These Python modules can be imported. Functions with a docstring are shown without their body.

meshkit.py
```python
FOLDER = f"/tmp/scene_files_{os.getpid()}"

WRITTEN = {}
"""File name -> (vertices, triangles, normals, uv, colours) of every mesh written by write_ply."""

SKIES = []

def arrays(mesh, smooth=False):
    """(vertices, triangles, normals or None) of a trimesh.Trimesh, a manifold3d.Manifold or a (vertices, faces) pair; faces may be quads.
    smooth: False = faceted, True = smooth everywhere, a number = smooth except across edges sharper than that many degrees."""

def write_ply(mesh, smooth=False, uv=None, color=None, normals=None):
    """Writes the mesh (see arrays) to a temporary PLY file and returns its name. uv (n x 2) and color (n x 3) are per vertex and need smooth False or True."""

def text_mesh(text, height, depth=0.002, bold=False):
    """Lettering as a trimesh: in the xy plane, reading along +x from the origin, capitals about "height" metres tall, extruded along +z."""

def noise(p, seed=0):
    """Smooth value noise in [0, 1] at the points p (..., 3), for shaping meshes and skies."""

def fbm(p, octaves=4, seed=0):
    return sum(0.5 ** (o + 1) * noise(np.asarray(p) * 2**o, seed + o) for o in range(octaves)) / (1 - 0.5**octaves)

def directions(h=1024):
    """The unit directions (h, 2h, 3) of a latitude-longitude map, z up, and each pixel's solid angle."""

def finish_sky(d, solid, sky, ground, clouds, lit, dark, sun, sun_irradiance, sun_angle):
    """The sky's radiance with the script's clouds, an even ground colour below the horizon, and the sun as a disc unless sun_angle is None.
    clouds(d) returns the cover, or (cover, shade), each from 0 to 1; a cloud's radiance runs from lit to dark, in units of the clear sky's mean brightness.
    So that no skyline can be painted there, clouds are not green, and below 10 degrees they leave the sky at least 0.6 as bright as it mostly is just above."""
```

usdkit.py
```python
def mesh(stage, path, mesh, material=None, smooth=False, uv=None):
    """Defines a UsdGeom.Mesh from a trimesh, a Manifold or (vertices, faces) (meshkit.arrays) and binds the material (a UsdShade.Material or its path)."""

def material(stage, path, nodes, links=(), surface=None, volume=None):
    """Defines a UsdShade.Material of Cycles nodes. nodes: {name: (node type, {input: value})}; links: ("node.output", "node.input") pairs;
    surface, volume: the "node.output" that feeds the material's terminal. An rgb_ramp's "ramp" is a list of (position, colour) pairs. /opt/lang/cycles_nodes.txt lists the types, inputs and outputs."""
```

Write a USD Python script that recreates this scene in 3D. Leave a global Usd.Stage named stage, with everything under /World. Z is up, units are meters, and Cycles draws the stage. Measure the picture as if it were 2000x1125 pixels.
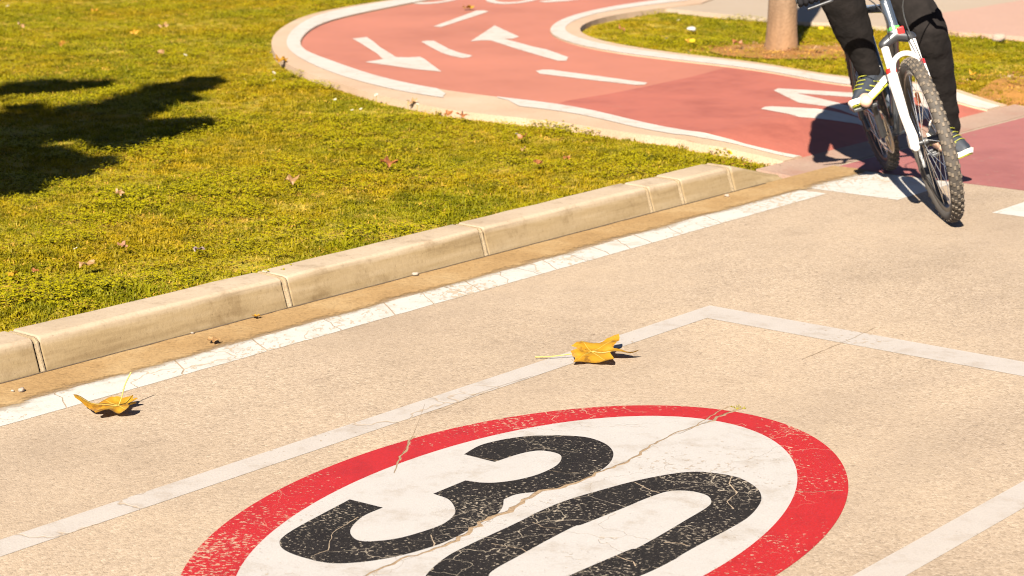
import math, random
import numpy as np
import trimesh, shapely, manifold3d, usdkit, meshkit
from shapely.geometry import Polygon, LineString, Point, MultiPolygon, box as sbox
from scipy.ndimage import gaussian_filter1d
from shapely.ops import unary_union
from pxr import Usd, UsdGeom, UsdLux, UsdShade, Gf, Sdf, Vt

stage = Usd.Stage.CreateInMemory()
UsdGeom.SetStageUpAxis(stage, 'Z')
UsdGeom.SetStageMetersPerUnit(stage, 1.0)
UsdGeom.Xform.Define(stage, '/World')
UsdGeom.Scope.Define(stage, '/World/Looks')

# ------------------------------------------------------------------ camera, sky, sun, exposure
PITCH = math.radians(13.281)
CAM_H = 1.63
F_PX = 4137.0                                   # focal length in pixels of the 2000 px wide photograph
EXPOSURE = 2.26
SUN_EL = math.radians(35)
SUN_DIR = np.array([-0.215, -0.977])            # horizontal direction towards the sun (behind the camera, slightly left)
SUN_DIR = SUN_DIR / np.linalg.norm(SUN_DIR)
TO_SUN = np.array([SUN_DIR[0] * math.cos(SUN_EL), SUN_DIR[1] * math.cos(SUN_EL), math.sin(SUN_EL)])

cam = UsdGeom.Camera.Define(stage, '/World/camera')
cam.CreateHorizontalApertureAttr(36.0)
cam.CreateVerticalApertureAttr(20.25)
cam.CreateFocalLengthAttr(36.0 * F_PX / 2000)
cam.CreateFStopAttr(7.1)
cam.CreateFocusDistanceAttr(5.7)
cam.CreateExposureAttr(EXPOSURE)
cam.CreateClippingRangeAttr(Gf.Vec2f(0.1, 5000))
cam.AddTranslateOp().Set(Gf.Vec3d(0, 0, CAM_H))
cam.AddRotateXOp().Set(90 - math.degrees(PITCH))

usdkit.material(stage, '/World/Looks/sky_light', {
    's': ('sky_texture', {'sky_type': 'single_scattering', 'sun_disc': False, 'sun_elevation': SUN_EL,
                          'sun_rotation': math.atan2(TO_SUN[0], TO_SUN[1]), 'air_density': .3, 'aerosol_density': .3}),
    'b': ('background_shader', {'strength': 0.05})}, [('s.color', 'b.color')], surface='b.background')
dome = UsdLux.DomeLight.Define(stage, '/World/sky')
UsdShade.MaterialBindingAPI.Apply(dome.GetPrim()).Bind(UsdShade.Material.Get(stage, '/World/Looks/sky_light'))
sun = UsdLux.DistantLight.Define(stage, '/World/sun')
sun.CreateIntensityAttr(1.25)
sun.CreateNormalizeAttr(True) if hasattr(sun, 'CreateNormalizeAttr') else None
sun.CreateAngleAttr(0.5)
sun.CreateColorAttr(Gf.Vec3f(1.0, 0.92, 0.80))
_z = TO_SUN / np.linalg.norm(TO_SUN)
_x = np.cross([0, 0, 1], _z); _x /= np.linalg.norm(_x)
_y = np.cross(_z, _x)
sun.AddTransformOp().Set(Gf.Matrix4d(*_x, 0, *_y, 0, *_z, 0, 0, 0, 10, 1))

# ------------------------------------------------------------------ helpers
used = {}
def numbered(path):
    k = used.get(path, 0)
    used[path] = k + 1
    return path if k == 0 else f'{path}_{k:03d}'

def tag(prim, label=None, cat=None, group=None, kind=None):
    prim = prim.GetPrim() if hasattr(prim, 'GetPrim') else prim
    for k, v in (('label', label), ('category', cat), ('group', group), ('kind', kind)):
        if v:
            prim.SetCustomDataByKey(k, v)
    return prim

def obj(name, mesh, material, parent=None, smooth=False, label=None):
    base = '/World' if parent is None else str(parent.GetPath())
    m = usdkit.mesh(stage, numbered(f'{base}/{name}'), mesh, f'/World/Looks/{material}', smooth=smooth)
    if label:
        tag(m, label)
    return m.GetPrim()

def thing(name, label, cat, group=None, kind=None, matrix=None, loc=None, rotz=0.0):
    x = UsdGeom.Xform.Define(stage, numbered('/World/' + name))
    if matrix is not None:
        x.AddTransformOp().Set(Gf.Matrix4d(*np.asarray(matrix, float).T.ravel().tolist()))
    elif loc is not None:
        x.AddTranslateOp().Set(Gf.Vec3d(*map(float, loc)))
        if rotz:
            x.AddRotateZOp().Set(math.degrees(rotz))
    return tag(x, label, cat, group, kind)

DV = np.array([0.6296, 0.7769])                 # along the kerb
NV = np.array([0.7769, -0.6296])                # from the kerb into the road
def W(d, n):
    return DV * d + NV * n

KERB_N = -4.72
def smoothstep(t):
    t = np.clip(t, 0, 1)
    return t * t * (3 - 2 * t)

def ground(x, y):
    """Height of the paths and lawn behind the kerb: 10 cm, dropping to the road at the cycle crossing."""
    x, y = np.asarray(x, float), np.asarray(y, float)
    d, n = x * DV[0] + y * DV[1], x * NV[0] + y * NV[1]
    dd = np.maximum(0, np.maximum(7.72 - d, d - 10.3))
    nn = np.maximum(0, KERB_N - .08 - n)
    z = 0.10 * smoothstep(np.hypot(dd, nn) / 0.55)
    return np.where(n > KERB_N - .005, 0.0, z)

def ray(px, py, z):
    a, b = (px - 1000) / F_PX, -(py - 562.5) / F_PX
    c, s = math.cos(PITCH), math.sin(PITCH)
    d = np.array([a, c + s * b, -s + c * b])
    t = (z - CAM_H) / d[2]
    return np.array([0, 0, CAM_H]) + t * d

def on_ground(px, py, flat=False):
    z = 0.0
    p = ray(px, py, z)
    if not flat:
        for _ in range(8):
            z = float(ground(p[0], p[1]))
            p = ray(px, py, z)
    return p

def trace(pts, flat=False):
    return [tuple(on_ground(x, y, flat)[:2]) for x, y in pts]

def spline(pts, n=12, closed=False):
    """Catmull-Rom through points."""
    P = np.array(pts, float)
    P = np.vstack([P[-1], P, P[0], P[1]]) if closed else np.vstack([2 * P[0] - P[1], P, 2 * P[-1] - P[-2]])
    out = []
    for i in range(1, len(P) - 2):
        a, b, c, d = P[i - 1], P[i], P[i + 1], P[i + 2]
        for t in np.linspace(0, 1, n, endpoint=False):
            out.append(.5 * ((2 * b) + (c - a) * t + (2 * a - 5 * b + 4 * c - d) * t * t + (3 * b - a - 3 * c + d) * t ** 3))
    if not closed:
        out.append(P[-2])
    return np.array(out)

def polys(g):
    if g.is_empty:
        return []
    return [p for p in getattr(g, 'geoms', [g]) if p.geom_type == 'Polygon' and p.area > 1e-6]

def sheet(shape, off=0.0, edge=None, skirt=None, flat=False, bump=None):
    """A sheet over a shapely outline, laid on the ground (or on z = 0), optionally with sides going down."""
    ms = []
    for p in polys(shape):
        v, f = trimesh.creation.triangulate_polygon(p, engine='earcut')
        v = np.column_stack([v, np.zeros(len(v))])
        if edge:
            v, f = trimesh.remesh.subdivide_to_size(v, f, edge, max_iter=20)
        m = trimesh.Trimesh(v, f, process=False)
        m.merge_vertices()
        v = np.array(m.vertices); f = np.array(m.faces)
        cr = np.cross(v[f[:, 1]] - v[f[:, 0]], v[f[:, 2]] - v[f[:, 0]])[:, 2]
        f[cr < 0] = f[cr < 0][:, ::-1]
        z = np.zeros(len(v)) if flat else ground(v[:, 0], v[:, 1])
        v[:, 2] = z + off
        if bump is not None:
            v[:, 2] += bump(v)
        ms.append(trimesh.Trimesh(v, f, process=False))
        if skirt:
            for ring in [p.exterior, *p.interiors]:
                c = np.array(ring.segmentize(edge or 0.5).coords)
                zz = (np.zeros(len(c)) if flat else ground(c[:, 0], c[:, 1])) + off
                n = len(c)
                vv = np.vstack([np.column_stack([c, zz]), np.column_stack([c, zz - skirt])])
                ff = []
                for i in range(n - 1):
                    ff += [(i, i + n, i + 1), (i + 1, i + n, i + n + 1)]
                ms.append(trimesh.Trimesh(vv, ff, process=False))
    return trimesh.util.concatenate(ms)

def tube(points, radii, n=10, caps=True):
    P = np.array(points, float)
    R = np.full(len(P), radii, float) if np.ndim(radii) == 0 else np.array(radii, float)
    T = np.gradient(P, axis=0); T /= np.linalg.norm(T, axis=1, keepdims=True)
    up = np.array([0, 0, 1.0]) if abs(T[0][2]) < .9 else np.array([1.0, 0, 0])
    u = np.cross(T[0], up); u /= np.linalg.norm(u)
    v, f = [], []
    for i in range(len(P)):
        u = u - T[i] * (u @ T[i]); u /= np.linalg.norm(u)
        w = np.cross(T[i], u)
        for k in range(n):
            a = 2 * math.pi * k / n
            v.append(P[i] + R[i] * (math.cos(a) * u + math.sin(a) * w))
    for i in range(len(P) - 1):
        for k in range(n):
            a, b = i * n + k, i * n + (k + 1) % n
            f += [(a, b, b + n), (a, b + n, a + n)]
    if caps:
        v += [P[0], P[-1]]
        c0, c1 = len(v) - 2, len(v) - 1
        for k in range(n):
            f.append((c0, (k + 1) % n, k))
            f.append((c1, (len(P) - 1) * n + k, (len(P) - 1) * n + (k + 1) % n))
    return trimesh.Trimesh(v, f, process=False)

def rbox(sx, sy, sz, r=0.004, center=(0, 0, 0), rot=None):
    """Rounded box: hull of eight small spheres."""
    r = min(r, .49 * min(sx, sy, sz))
    s = manifold3d.Manifold.sphere(r, 8)
    parts = [s.translate([i * (sx / 2 - r), j * (sy / 2 - r), k * (sz / 2 - r)]) for i in (-1, 1) for j in (-1, 1) for k in (-1, 1)]
    m = manifold3d.Manifold.batch_hull(parts).to_mesh()
    t = trimesh.Trimesh(m.vert_properties[:, :3], m.tri_verts, process=False)
    if rot is not None:
        t.apply_transform(rot)
    t.apply_translation(center)
    return t

def cyl(a, b, r, n=16):
    return tube([a, b], r, n)

def join(*ms):
    ms = [m for m in ms if m is not None]
    return trimesh.util.concatenate(ms)

def rotm(axis, ang):
    return trimesh.transformations.rotation_matrix(ang, axis)

def limb(chain_list, refine=0.02, smooth=12, segs=16):
    """One continuous body: hulls of spheres along chains, joined and smoothed. chain_list: lists of (point, radius)."""
    ms = []
    for ch in chain_list:
        for (p, r), (q, s) in zip(ch[:-1], ch[1:]):
            a = manifold3d.Manifold.sphere(r, segs).translate(list(map(float, p)))
            b = manifold3d.Manifold.sphere(s, segs).translate(list(map(float, q)))
            ms.append(manifold3d.Manifold.batch_hull([a, b]))
    m = manifold3d.Manifold.batch_boolean(ms, manifold3d.OpType.Add).refine_to_length(refine).to_mesh()
    t = trimesh.Trimesh(m.vert_properties[:, :3], m.tri_verts, process=True)
    if smooth:
        trimesh.smoothing.filter_taubin(t, lamb=.5, nu=.52, iterations=smooth)
    return t

# ------------------------------------------------------------------ materials
def M(name, nodes, links, surface='p.BSDF'):
    usdkit.material(stage, '/World/Looks/' + name, nodes, links, surface=surface)

def plain(name, col, rough=.5, metallic=0.0, var=0.12, scale=30.0, bump=0.0, bscale=None, coat=0.0, sheen=0.0, spec=.5):
    """A colour with slight uneven tone and fine relief."""
    d = np.array(col)
    nodes = {'t': ('texture_coordinate', {}), 'n': ('noise_texture', {'scale': scale, 'detail': 5.0, 'roughness': .6}),
             'r': ('rgb_ramp', {'ramp': [(.3, d * (1 - var)), (.7, np.minimum(d * (1 + var), .95))]}),
             'p': ('principled_bsdf', {'roughness': rough, 'metallic': metallic, 'coat_weight': coat, 'sheen_weight': sheen, 'specular_ior_level': spec})}
    links = [('t.object', 'n.vector'), ('n.fac', 'r.fac'), ('r.color', 'p.base_color')]
    if bump:
        nodes['n2'] = ('noise_texture', {'scale': bscale or scale * 4, 'detail': 4.0})
        nodes['b'] = ('bump', {'strength': 1.0, 'distance': bump})
        links += [('t.object', 'n2.vector'), ('n2.fac', 'b.height'), ('b.normal', 'p.normal')]
    M(name, nodes, links)

ASPH_D, ASPH_M, ASPH_L = (.140, .106, .074), (.205, .156, .110), (.255, .202, .149)
# dusty worn asphalt: pale stones in a darker binder, broad uneven tone, sand blown in from the kerb
M('asphalt', {
    'g': ('geometry', {}),
    'v': ('voronoi_texture', {'scale': 150.0, 'randomness': 1.0}),
    've': ('voronoi_texture', {'scale': 150.0, 'feature': 'distance_to_edge'}),
    'sc': ('separate_color', {}),
    'n1': ('noise_texture', {'scale': .9, 'detail': 6.0, 'roughness': .62}),
    'n2': ('noise_texture', {'scale': 60.0, 'detail': 5.0, 'roughness': .7}),
    'n3': ('noise_texture', {'scale': 7.0, 'detail': 6.0, 'roughness': .65}),
    'r1': ('rgb_ramp', {'ramp': [(0.0, ASPH_D), (.18, (.182, .138, .097)), (.55, ASPH_M), (.85, (.228, .177, .128)), (1.0, ASPH_L)]}),
    'r2': ('rgb_ramp', {'ramp': [(.28, (.86, .85, .84)), (.50, (1, 1, 1)), (.72, (1.12, 1.12, 1.10))]}),
    'r3': ('rgb_ramp', {'ramp': [(.30, (.90, .89, .88)), (.46, (1, 1, 1)), (.7, (1.03, 1.03, 1.02))]}),
    'r4': ('rgb_ramp', {'ramp': [(.33, (.62, .58, .54)), (.42, (1, 1, 1))]}),
    'ng': ('noise_texture', {'scale': .55, 'detail': 3.0}), 'rg': ('rgb_ramp', {'ramp': [(.36, (.0, .0, .0)), (.62, (.62, .62, .62))]}), 'ms': ('mix', {'color2': tuple(.985 * x for x in ASPH_M)}),
    'm1': ('mix', {'mix_type': 'multiply', 'fac': 1.0}), 'm2': ('mix', {'mix_type': 'multiply', 'fac': 1.0}), 'm3': ('mix', {'mix_type': 'multiply', 'fac': .8}),
    # broad travelled strips run along the road
    'dn': ('vector_math', {'math_type': 'dot_product', 'vector2': (NV[0], NV[1], 0)}),
    'dd': ('vector_math', {'math_type': 'dot_product', 'vector2': (DV[0], DV[1], 0)}),
    'cx': ('combine_xyz', {}), 'mp': ('mapping', {'scale': (.5, 3.2, 1)}),
    'n4': ('noise_texture', {'scale': 1.0, 'detail': 4.0}),
    'r5': ('rgb_ramp', {'ramp': [(.30, (.93, .93, .935)), (.55, (1, 1, 1)), (.75, (1.03, 1.03, 1.03))]}),
    'm5': ('mix', {'mix_type': 'multiply', 'fac': 1.0}),
    'n6': ('noise_texture', {'scale': 34.0, 'detail': 3.0, 'roughness': .5}), 'r6': ('rgb_ramp', {'ramp': [(.255, (.45, .42, .40)), (.285, (1, 1, 1))]}), 'm6': ('mix', {'mix_type': 'multiply', 'fac': .9}),
    'b1': ('bump', {'strength': .8, 'distance': .0022}), 'b2': ('bump', {'strength': .5, 'distance': .003}),
    'p': ('principled_bsdf', {'roughness': .88, 'specular_ior_level': .25})},
  [('g.position', 'v.vector'), ('g.position', 've.vector'), ('g.position', 'n1.vector'), ('g.position', 'n2.vector'), ('g.position', 'n3.vector'),
   ('v.color', 'sc.color'), ('sc.r', 'r1.fac'), ('n1.fac', 'r2.fac'), ('n3.fac', 'r3.fac'), ('n2.fac', 'r4.fac'),
   ('g.position', 'ng.vector'), ('ng.fac', 'rg.fac'), ('rg.color', 'ms.fac'), ('r1.color', 'ms.color1'), ('ms.color', 'm1.color1'), ('r2.color', 'm1.color2'), ('m1.color', 'm2.color1'), ('r3.color', 'm2.color2'),
   ('m2.color', 'm3.color1'), ('r4.color', 'm3.color2'),
   ('g.position', 'dn.vector1'), ('g.position', 'dd.vector1'), ('dd.value', 'cx.x'), ('dn.value', 'cx.y'), ('cx.vector', 'mp.vector'), ('mp.vector', 'n4.vector'),
   ('n4.fac', 'r5.fac'), ('m3.color', 'm5.color1'), ('r5.color', 'm5.color2'), ('g.position', 'n6.vector'), ('n6.fac', 'r6.fac'), ('m5.color', 'm6.color1'), ('r6.color', 'm6.color2'), ('m6.color', 'p.base_color'),
   ('ve.distance', 'b1.height'), ('n2.fac', 'b2.height'), ('b1.normal', 'b2.normal'), ('b2.normal', 'p.normal')])

def paint(name, col, chip, amount=.5, crackw=.012, var=.06, chip_scale=55.0, stretch=(1, 1, 1), rough=.6, crack_scale=7.0, grime=(.8, .74, .66), fine=0.0, tone=9.0, wear=.45, spec=.3):
    """Road paint: worn chips down to what is below (colour chip), hair cracks, dirt."""
    c = np.array(col)
    M(name, {
        'g': ('geometry', {}), 'mp': ('mapping', {'scale': stretch, 'rotation': (0, 0, .68)}),
        'n': ('noise_texture', {'scale': chip_scale, 'detail': 6.0, 'roughness': .68}),
        'nl': ('noise_texture', {'scale': 2.3, 'detail': 3.0}),
        'ad': ('math', {'math_type': 'multiply_add', 'value2': wear, 'value3': -wear / 2}),
        'sum': ('math', {'math_type': 'add'}),
        'cr': ('rgb_ramp', {'ramp': [(0, (0, 0, 0)), (amount, (0, 0, 0)), (amount + .035, (1, 1, 1)), (1, (1, 1, 1))]}),
        'dn': ('noise_texture', {'scale': 5.0, 'detail': 4.0}),
        'dm': ('mix', {'mix_type': 'add', 'fac': .28}),
        've': ('voronoi_texture', {'scale': crack_scale, 'feature': 'distance_to_edge'}),
        'vr': ('rgb_ramp', {'ramp': [(0, (1, 1, 1)), (crackw, (.9, .9, .9)), (crackw * 1.6, (0, 0, 0)), (1, (0, 0, 0))]}),
        'kn': ('noise_texture', {'scale': 1.7, 'detail': 2.0}),
        'kr': ('rgb_ramp', {'ramp': [(.46, (0, 0, 0)), (.56, (1, 1, 1))]}),
        'kv': ('math', {'math_type': 'multiply'}),
        'mx': ('math', {'math_type': 'maximum'}),
        'tn': ('noise_texture', {'scale': tone, 'detail': 7.0, 'roughness': .7}),
        'tr': ('rgb_ramp', {'ramp': [(.28, c * np.array(grime)), (.48, c), (.75, np.minimum(c * (1 + var), .95))]}),
        'fn': ('noise_texture', {'scale': 190.0, 'detail': 3.0, 'roughness': .7}),
        'fr': ('rgb_ramp', {'ramp': [(.35, (1 - fine,) * 3), (.65, (1 + fine,) * 3)]}),
        'fm': ('mix', {'mix_type': 'multiply', 'fac': 1.0}),
        'mix': ('mix', {'color2': tuple(chip)}),
        'b': ('bump', {'strength': .6, 'distance': .0015}), 'b2': ('bump', {'strength': .5, 'distance': -.002}),
        'p': ('principled_bsdf', {'roughness': rough, 'specular_ior_level': spec})},
      [('g.position', 'mp.vector'), ('mp.vector', 'n.vector'), ('g.position', 'nl.vector'), ('nl.fac', 'ad.value1'), ('n.fac', 'sum.value1'), ('ad.value', 'sum.value2'), ('sum.value', 'cr.fac'),
       ('g.position', 'dn.vector'), ('g.position', 'dm.color1'), ('dn.color', 'dm.color2'), ('dm.color', 've.vector'), ('ve.distance', 'vr.fac'),
       ('g.position', 'kn.vector'), ('kn.fac', 'kr.fac'), ('vr.color', 'kv.value1'), ('kr.color', 'kv.value2'),
       ('cr.color', 'mx.value1'), ('kv.value', 'mx.value2'), ('mx.value', 'mix.fac'), ('g.position', 'tn.vector'), ('tn.fac', 'tr.fac'),
       ('g.position', 'fn.vector'), ('fn.fac', 'fr.fac'), ('tr.color', 'fm.color1'), ('fr.color', 'fm.color2'), ('fm.color', 'mix.color1'),
       ('mix.color', 'p.base_color'), ('fn.fac', 'b.height'), ('mx.value', 'b2.height'), ('b.normal', 'b2.normal'), ('b2.normal', 'p.normal')])

BARE = (.36, .27, .18)
paint('paint_grey_white', (.224, .200, .178), (.19, .145, .10), amount=.66, crackw=.003, fine=.05, crack_scale=1.3)
paint('paint_white', (.268, .254, .232), (.23, .185, .135), amount=.57, crackw=.006, fine=.06, crack_scale=2.6, stretch=(1, .5, 1))
paint('paint_disc_white', (.228, .212, .197), (.20, .165, .13), amount=.64, crackw=.002, fine=.05, crack_scale=2.4)
paint('paint_red', (.192, .0052, .0042), (.24, .15, .10), amount=.605, crackw=.005, chip_scale=105, stretch=(.7, 1.0, 1), crack_scale=6.0, wear=.55, fine=.14, grime=(.8, .8, .8))
paint('paint_black', (.0080, .0066, .0060), (.18, .15, .115), amount=.58, crackw=.005, chip_scale=140, stretch=(.65, 1.0, 1), crack_scale=6.0, wear=.34, fine=.5, grime=(.6, .6, .6), rough=.85, spec=.1)
paint('paint_lane_white', (.26, .235, .205), (.22, .14, .10), amount=.66, crackw=.004, fine=.05)
paint('lane_red', (.200, .070, .044), (.20, .09, .058), amount=.69, crackw=.0, fine=.14, var=.14, grime=(.84, .80, .78), chip_scale=30, rough=.8, tone=1.3)
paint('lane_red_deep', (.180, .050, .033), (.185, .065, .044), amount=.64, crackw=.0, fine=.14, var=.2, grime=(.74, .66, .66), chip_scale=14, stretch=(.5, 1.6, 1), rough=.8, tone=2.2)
paint('crossing_red', (.155, .052, .047), (.15, .075, .06), amount=.63, crackw=.004, fine=.14, var=.16, grime=(.74, .68, .70), chip_scale=20, rough=.8, tone=1.6)

def mineral(name, cols, scale=3.0, speck=120.0, bump=.002, rough=.9, streak=None):
    cs = [np.array(c) for c in cols]
    M(name, {
        'g': ('geometry', {}), 'mp': ('mapping', {'scale': streak or (1, 1, 1)}),
        'n': ('noise_texture', {'scale': scale, 'detail': 7.0, 'roughness': .66}),
        'r': ('rgb_ramp', {'ramp': list(zip(np.linspace(.25, .75, len(cs)), cs))}),
        'n2': ('noise_texture', {'scale': speck, 'detail': 4.0, 'roughness': .7}),
        'r2': ('rgb_ramp', {'ramp': [(.32, (.78, .77, .76)), (.5, (1, 1, 1)), (.72, (1.1, 1.1, 1.1))]}),
        'm': ('mix', {'mix_type': 'multiply', 'fac': 1.0}),
        'b': ('bump', {'strength': .8, 'distance': bump}),
        'p': ('principled_bsdf', {'roughness': rough, 'specular_ior_level': .25})},
      [('g.position', 'mp.vector'), ('mp.vector', 'n.vector'), ('n.fac', 'r.fac'), ('g.position', 'n2.vector'), ('n2.fac', 'r2.fac'),
       ('r.color', 'm.color1'), ('r2.color', 'm.color2'), ('m.color', 'p.base_color'), ('n2.fac', 'b.height'), ('b.normal', 'p.normal')])

# kerb stone: pale top, face stained brown by splashes in streaks along it
M('kerb_concrete', {
    'g': ('geometry', {}), 'n': ('noise_texture', {'scale': 2.6, 'detail': 7.0, 'roughness': .66}),
    'dn': ('vector_math', {'math_type': 'dot_product', 'vector2': (NV[0], NV[1], 0)}), 'dd': ('vector_math', {'math_type': 'dot_product', 'vector2': (DV[0], DV[1], 0)}),
    'sp': ('separate_xyz', {}), 'cx': ('combine_xyz', {}), 'mp': ('mapping', {'scale': (2.2, 10, 26)}),
    'ns': ('noise_texture', {'scale': 1.0, 'detail': 6.0, 'roughness': .65}),
    'r': ('rgb_ramp', {'ramp': [(.28, (.185, .140, .094)), (.5, (.215, .168, .117)), (.72, (.232, .185, .134))]}),
    'rs': ('rgb_ramp', {'ramp': [(.28, (.115, .078, .037)), (.45, (.152, .108, .055)), (.6, (.172, .126, .070)), (.75, (.19, .145, .088))]}),
    'wz': ('math', {'math_type': 'multiply_add', 'value2': .03, 'value3': -.015}), 'az': ('math', {'math_type': 'add'}),
    'mr': ('map_range', {'from_min': .072, 'from_max': .094, 'to_min': 1.0, 'to_max': 0.0, 'clamp': True}),
    'mx': ('mix', {}),
    'n2': ('noise_texture', {'scale': 75.0, 'detail': 6.0, 'roughness': .75}), 'r2': ('rgb_ramp', {'ramp': [(.30, (.55, .52, .48)), (.37, (.93, .92, .91)), (.5, (1, 1, 1)), (.72, (1.06, 1.06, 1.06))]}),
    'n5': ('noise_texture', {'scale': 6.0, 'detail': 7.0, 'roughness': .7}), 'r5': ('rgb_ramp', {'ramp': [(.33, (.74, .70, .64)), (.46, (1, 1, 1)), (.7, (1.05, 1.05, 1.05))]}), 'm5': ('mix', {'mix_type': 'multiply', 'fac': 1.0}),
    'm': ('mix', {'mix_type': 'multiply', 'fac': 1.0}), 'b': ('bump', {'strength': .8, 'distance': .0015}), 'p': ('principled_bsdf', {'roughness': .9, 'specular_ior_level': .25})},
  [('g.position', 'n.vector'), ('n.fac', 'r.fac'), ('g.position', 'dn.vector1'), ('g.position', 'dd.vector1'), ('g.position', 'sp.vector'), ('dd.value', 'cx.x'), ('dn.value', 'cx.y'), ('sp.z', 'cx.z'),
   ('cx.vector', 'mp.vector'), ('mp.vector', 'ns.vector'), ('ns.fac', 'rs.fac'), ('ns.fac', 'wz.value1'), ('sp.z', 'az.value1'), ('wz.value', 'az.value2'), ('az.value', 'mr.value'), ('mr.result', 'mx.fac'),
   ('r.color', 'mx.color1'), ('rs.color', 'mx.color2'), ('mx.color', 'm.color1'), ('g.position', 'n2.vector'), ('n2.fac', 'r2.fac'), ('r2.color', 'm.color2'), ('g.position', 'n5.vector'), ('n5.fac', 'r5.fac'), ('m.color', 'm5.color1'), ('r5.color', 'm5.color2'), ('m5.color', 'p.base_color'), ('n2.fac', 'b.height'), ('b.normal', 'p.normal')])
mineral('mortar', [(.125, .09, .05), (.155, .115, .068), (.18, .138, .09)], scale=24, speck=90, bump=.006)
mineral('crack_dark', [(.05, .034, .02), (.08, .055, .035)], scale=30)
mineral('edging_grey', [(.165, .085, .06), (.175, .115, .085), (.19, .135, .10)], scale=3)
mineral('crack_sand', [(.12, .08, .045), (.16, .11, .065), (.20, .145, .09)], scale=60)
mineral('edging_concrete', [(.215, .145, .095), (.235, .165, .11), (.25, .19, .135)], scale=3.0)
mineral('pavement', [(.18, .14, .10), (.20, .16, .12)], scale=1.5)
mineral('pavement_pink', [(.21, .128, .096), (.225, .14, .105)], scale=1.5)
mineral('soil', [(.12, .085, .004), (.22, .14, .010), (.17, .14, .004), (.27, .18, .014)], scale=9, speck=70, bump=.012)
mineral('bare_soil', [(.13, .05, .010), (.20, .09, .018), (.16, .075, .012), (.25, .14, .04)], scale=9, speck=60, bump=.015)
mineral('far_ground', [(.12, .10, .03), (.16, .14, .04)], scale=.5)
mineral('pebble', [(.15, .12, .09), (.20, .17, .14)], scale=20)
mineral('pale_stone', [(.14, .105, .08), (.19, .15, .12)], scale=20)

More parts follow.
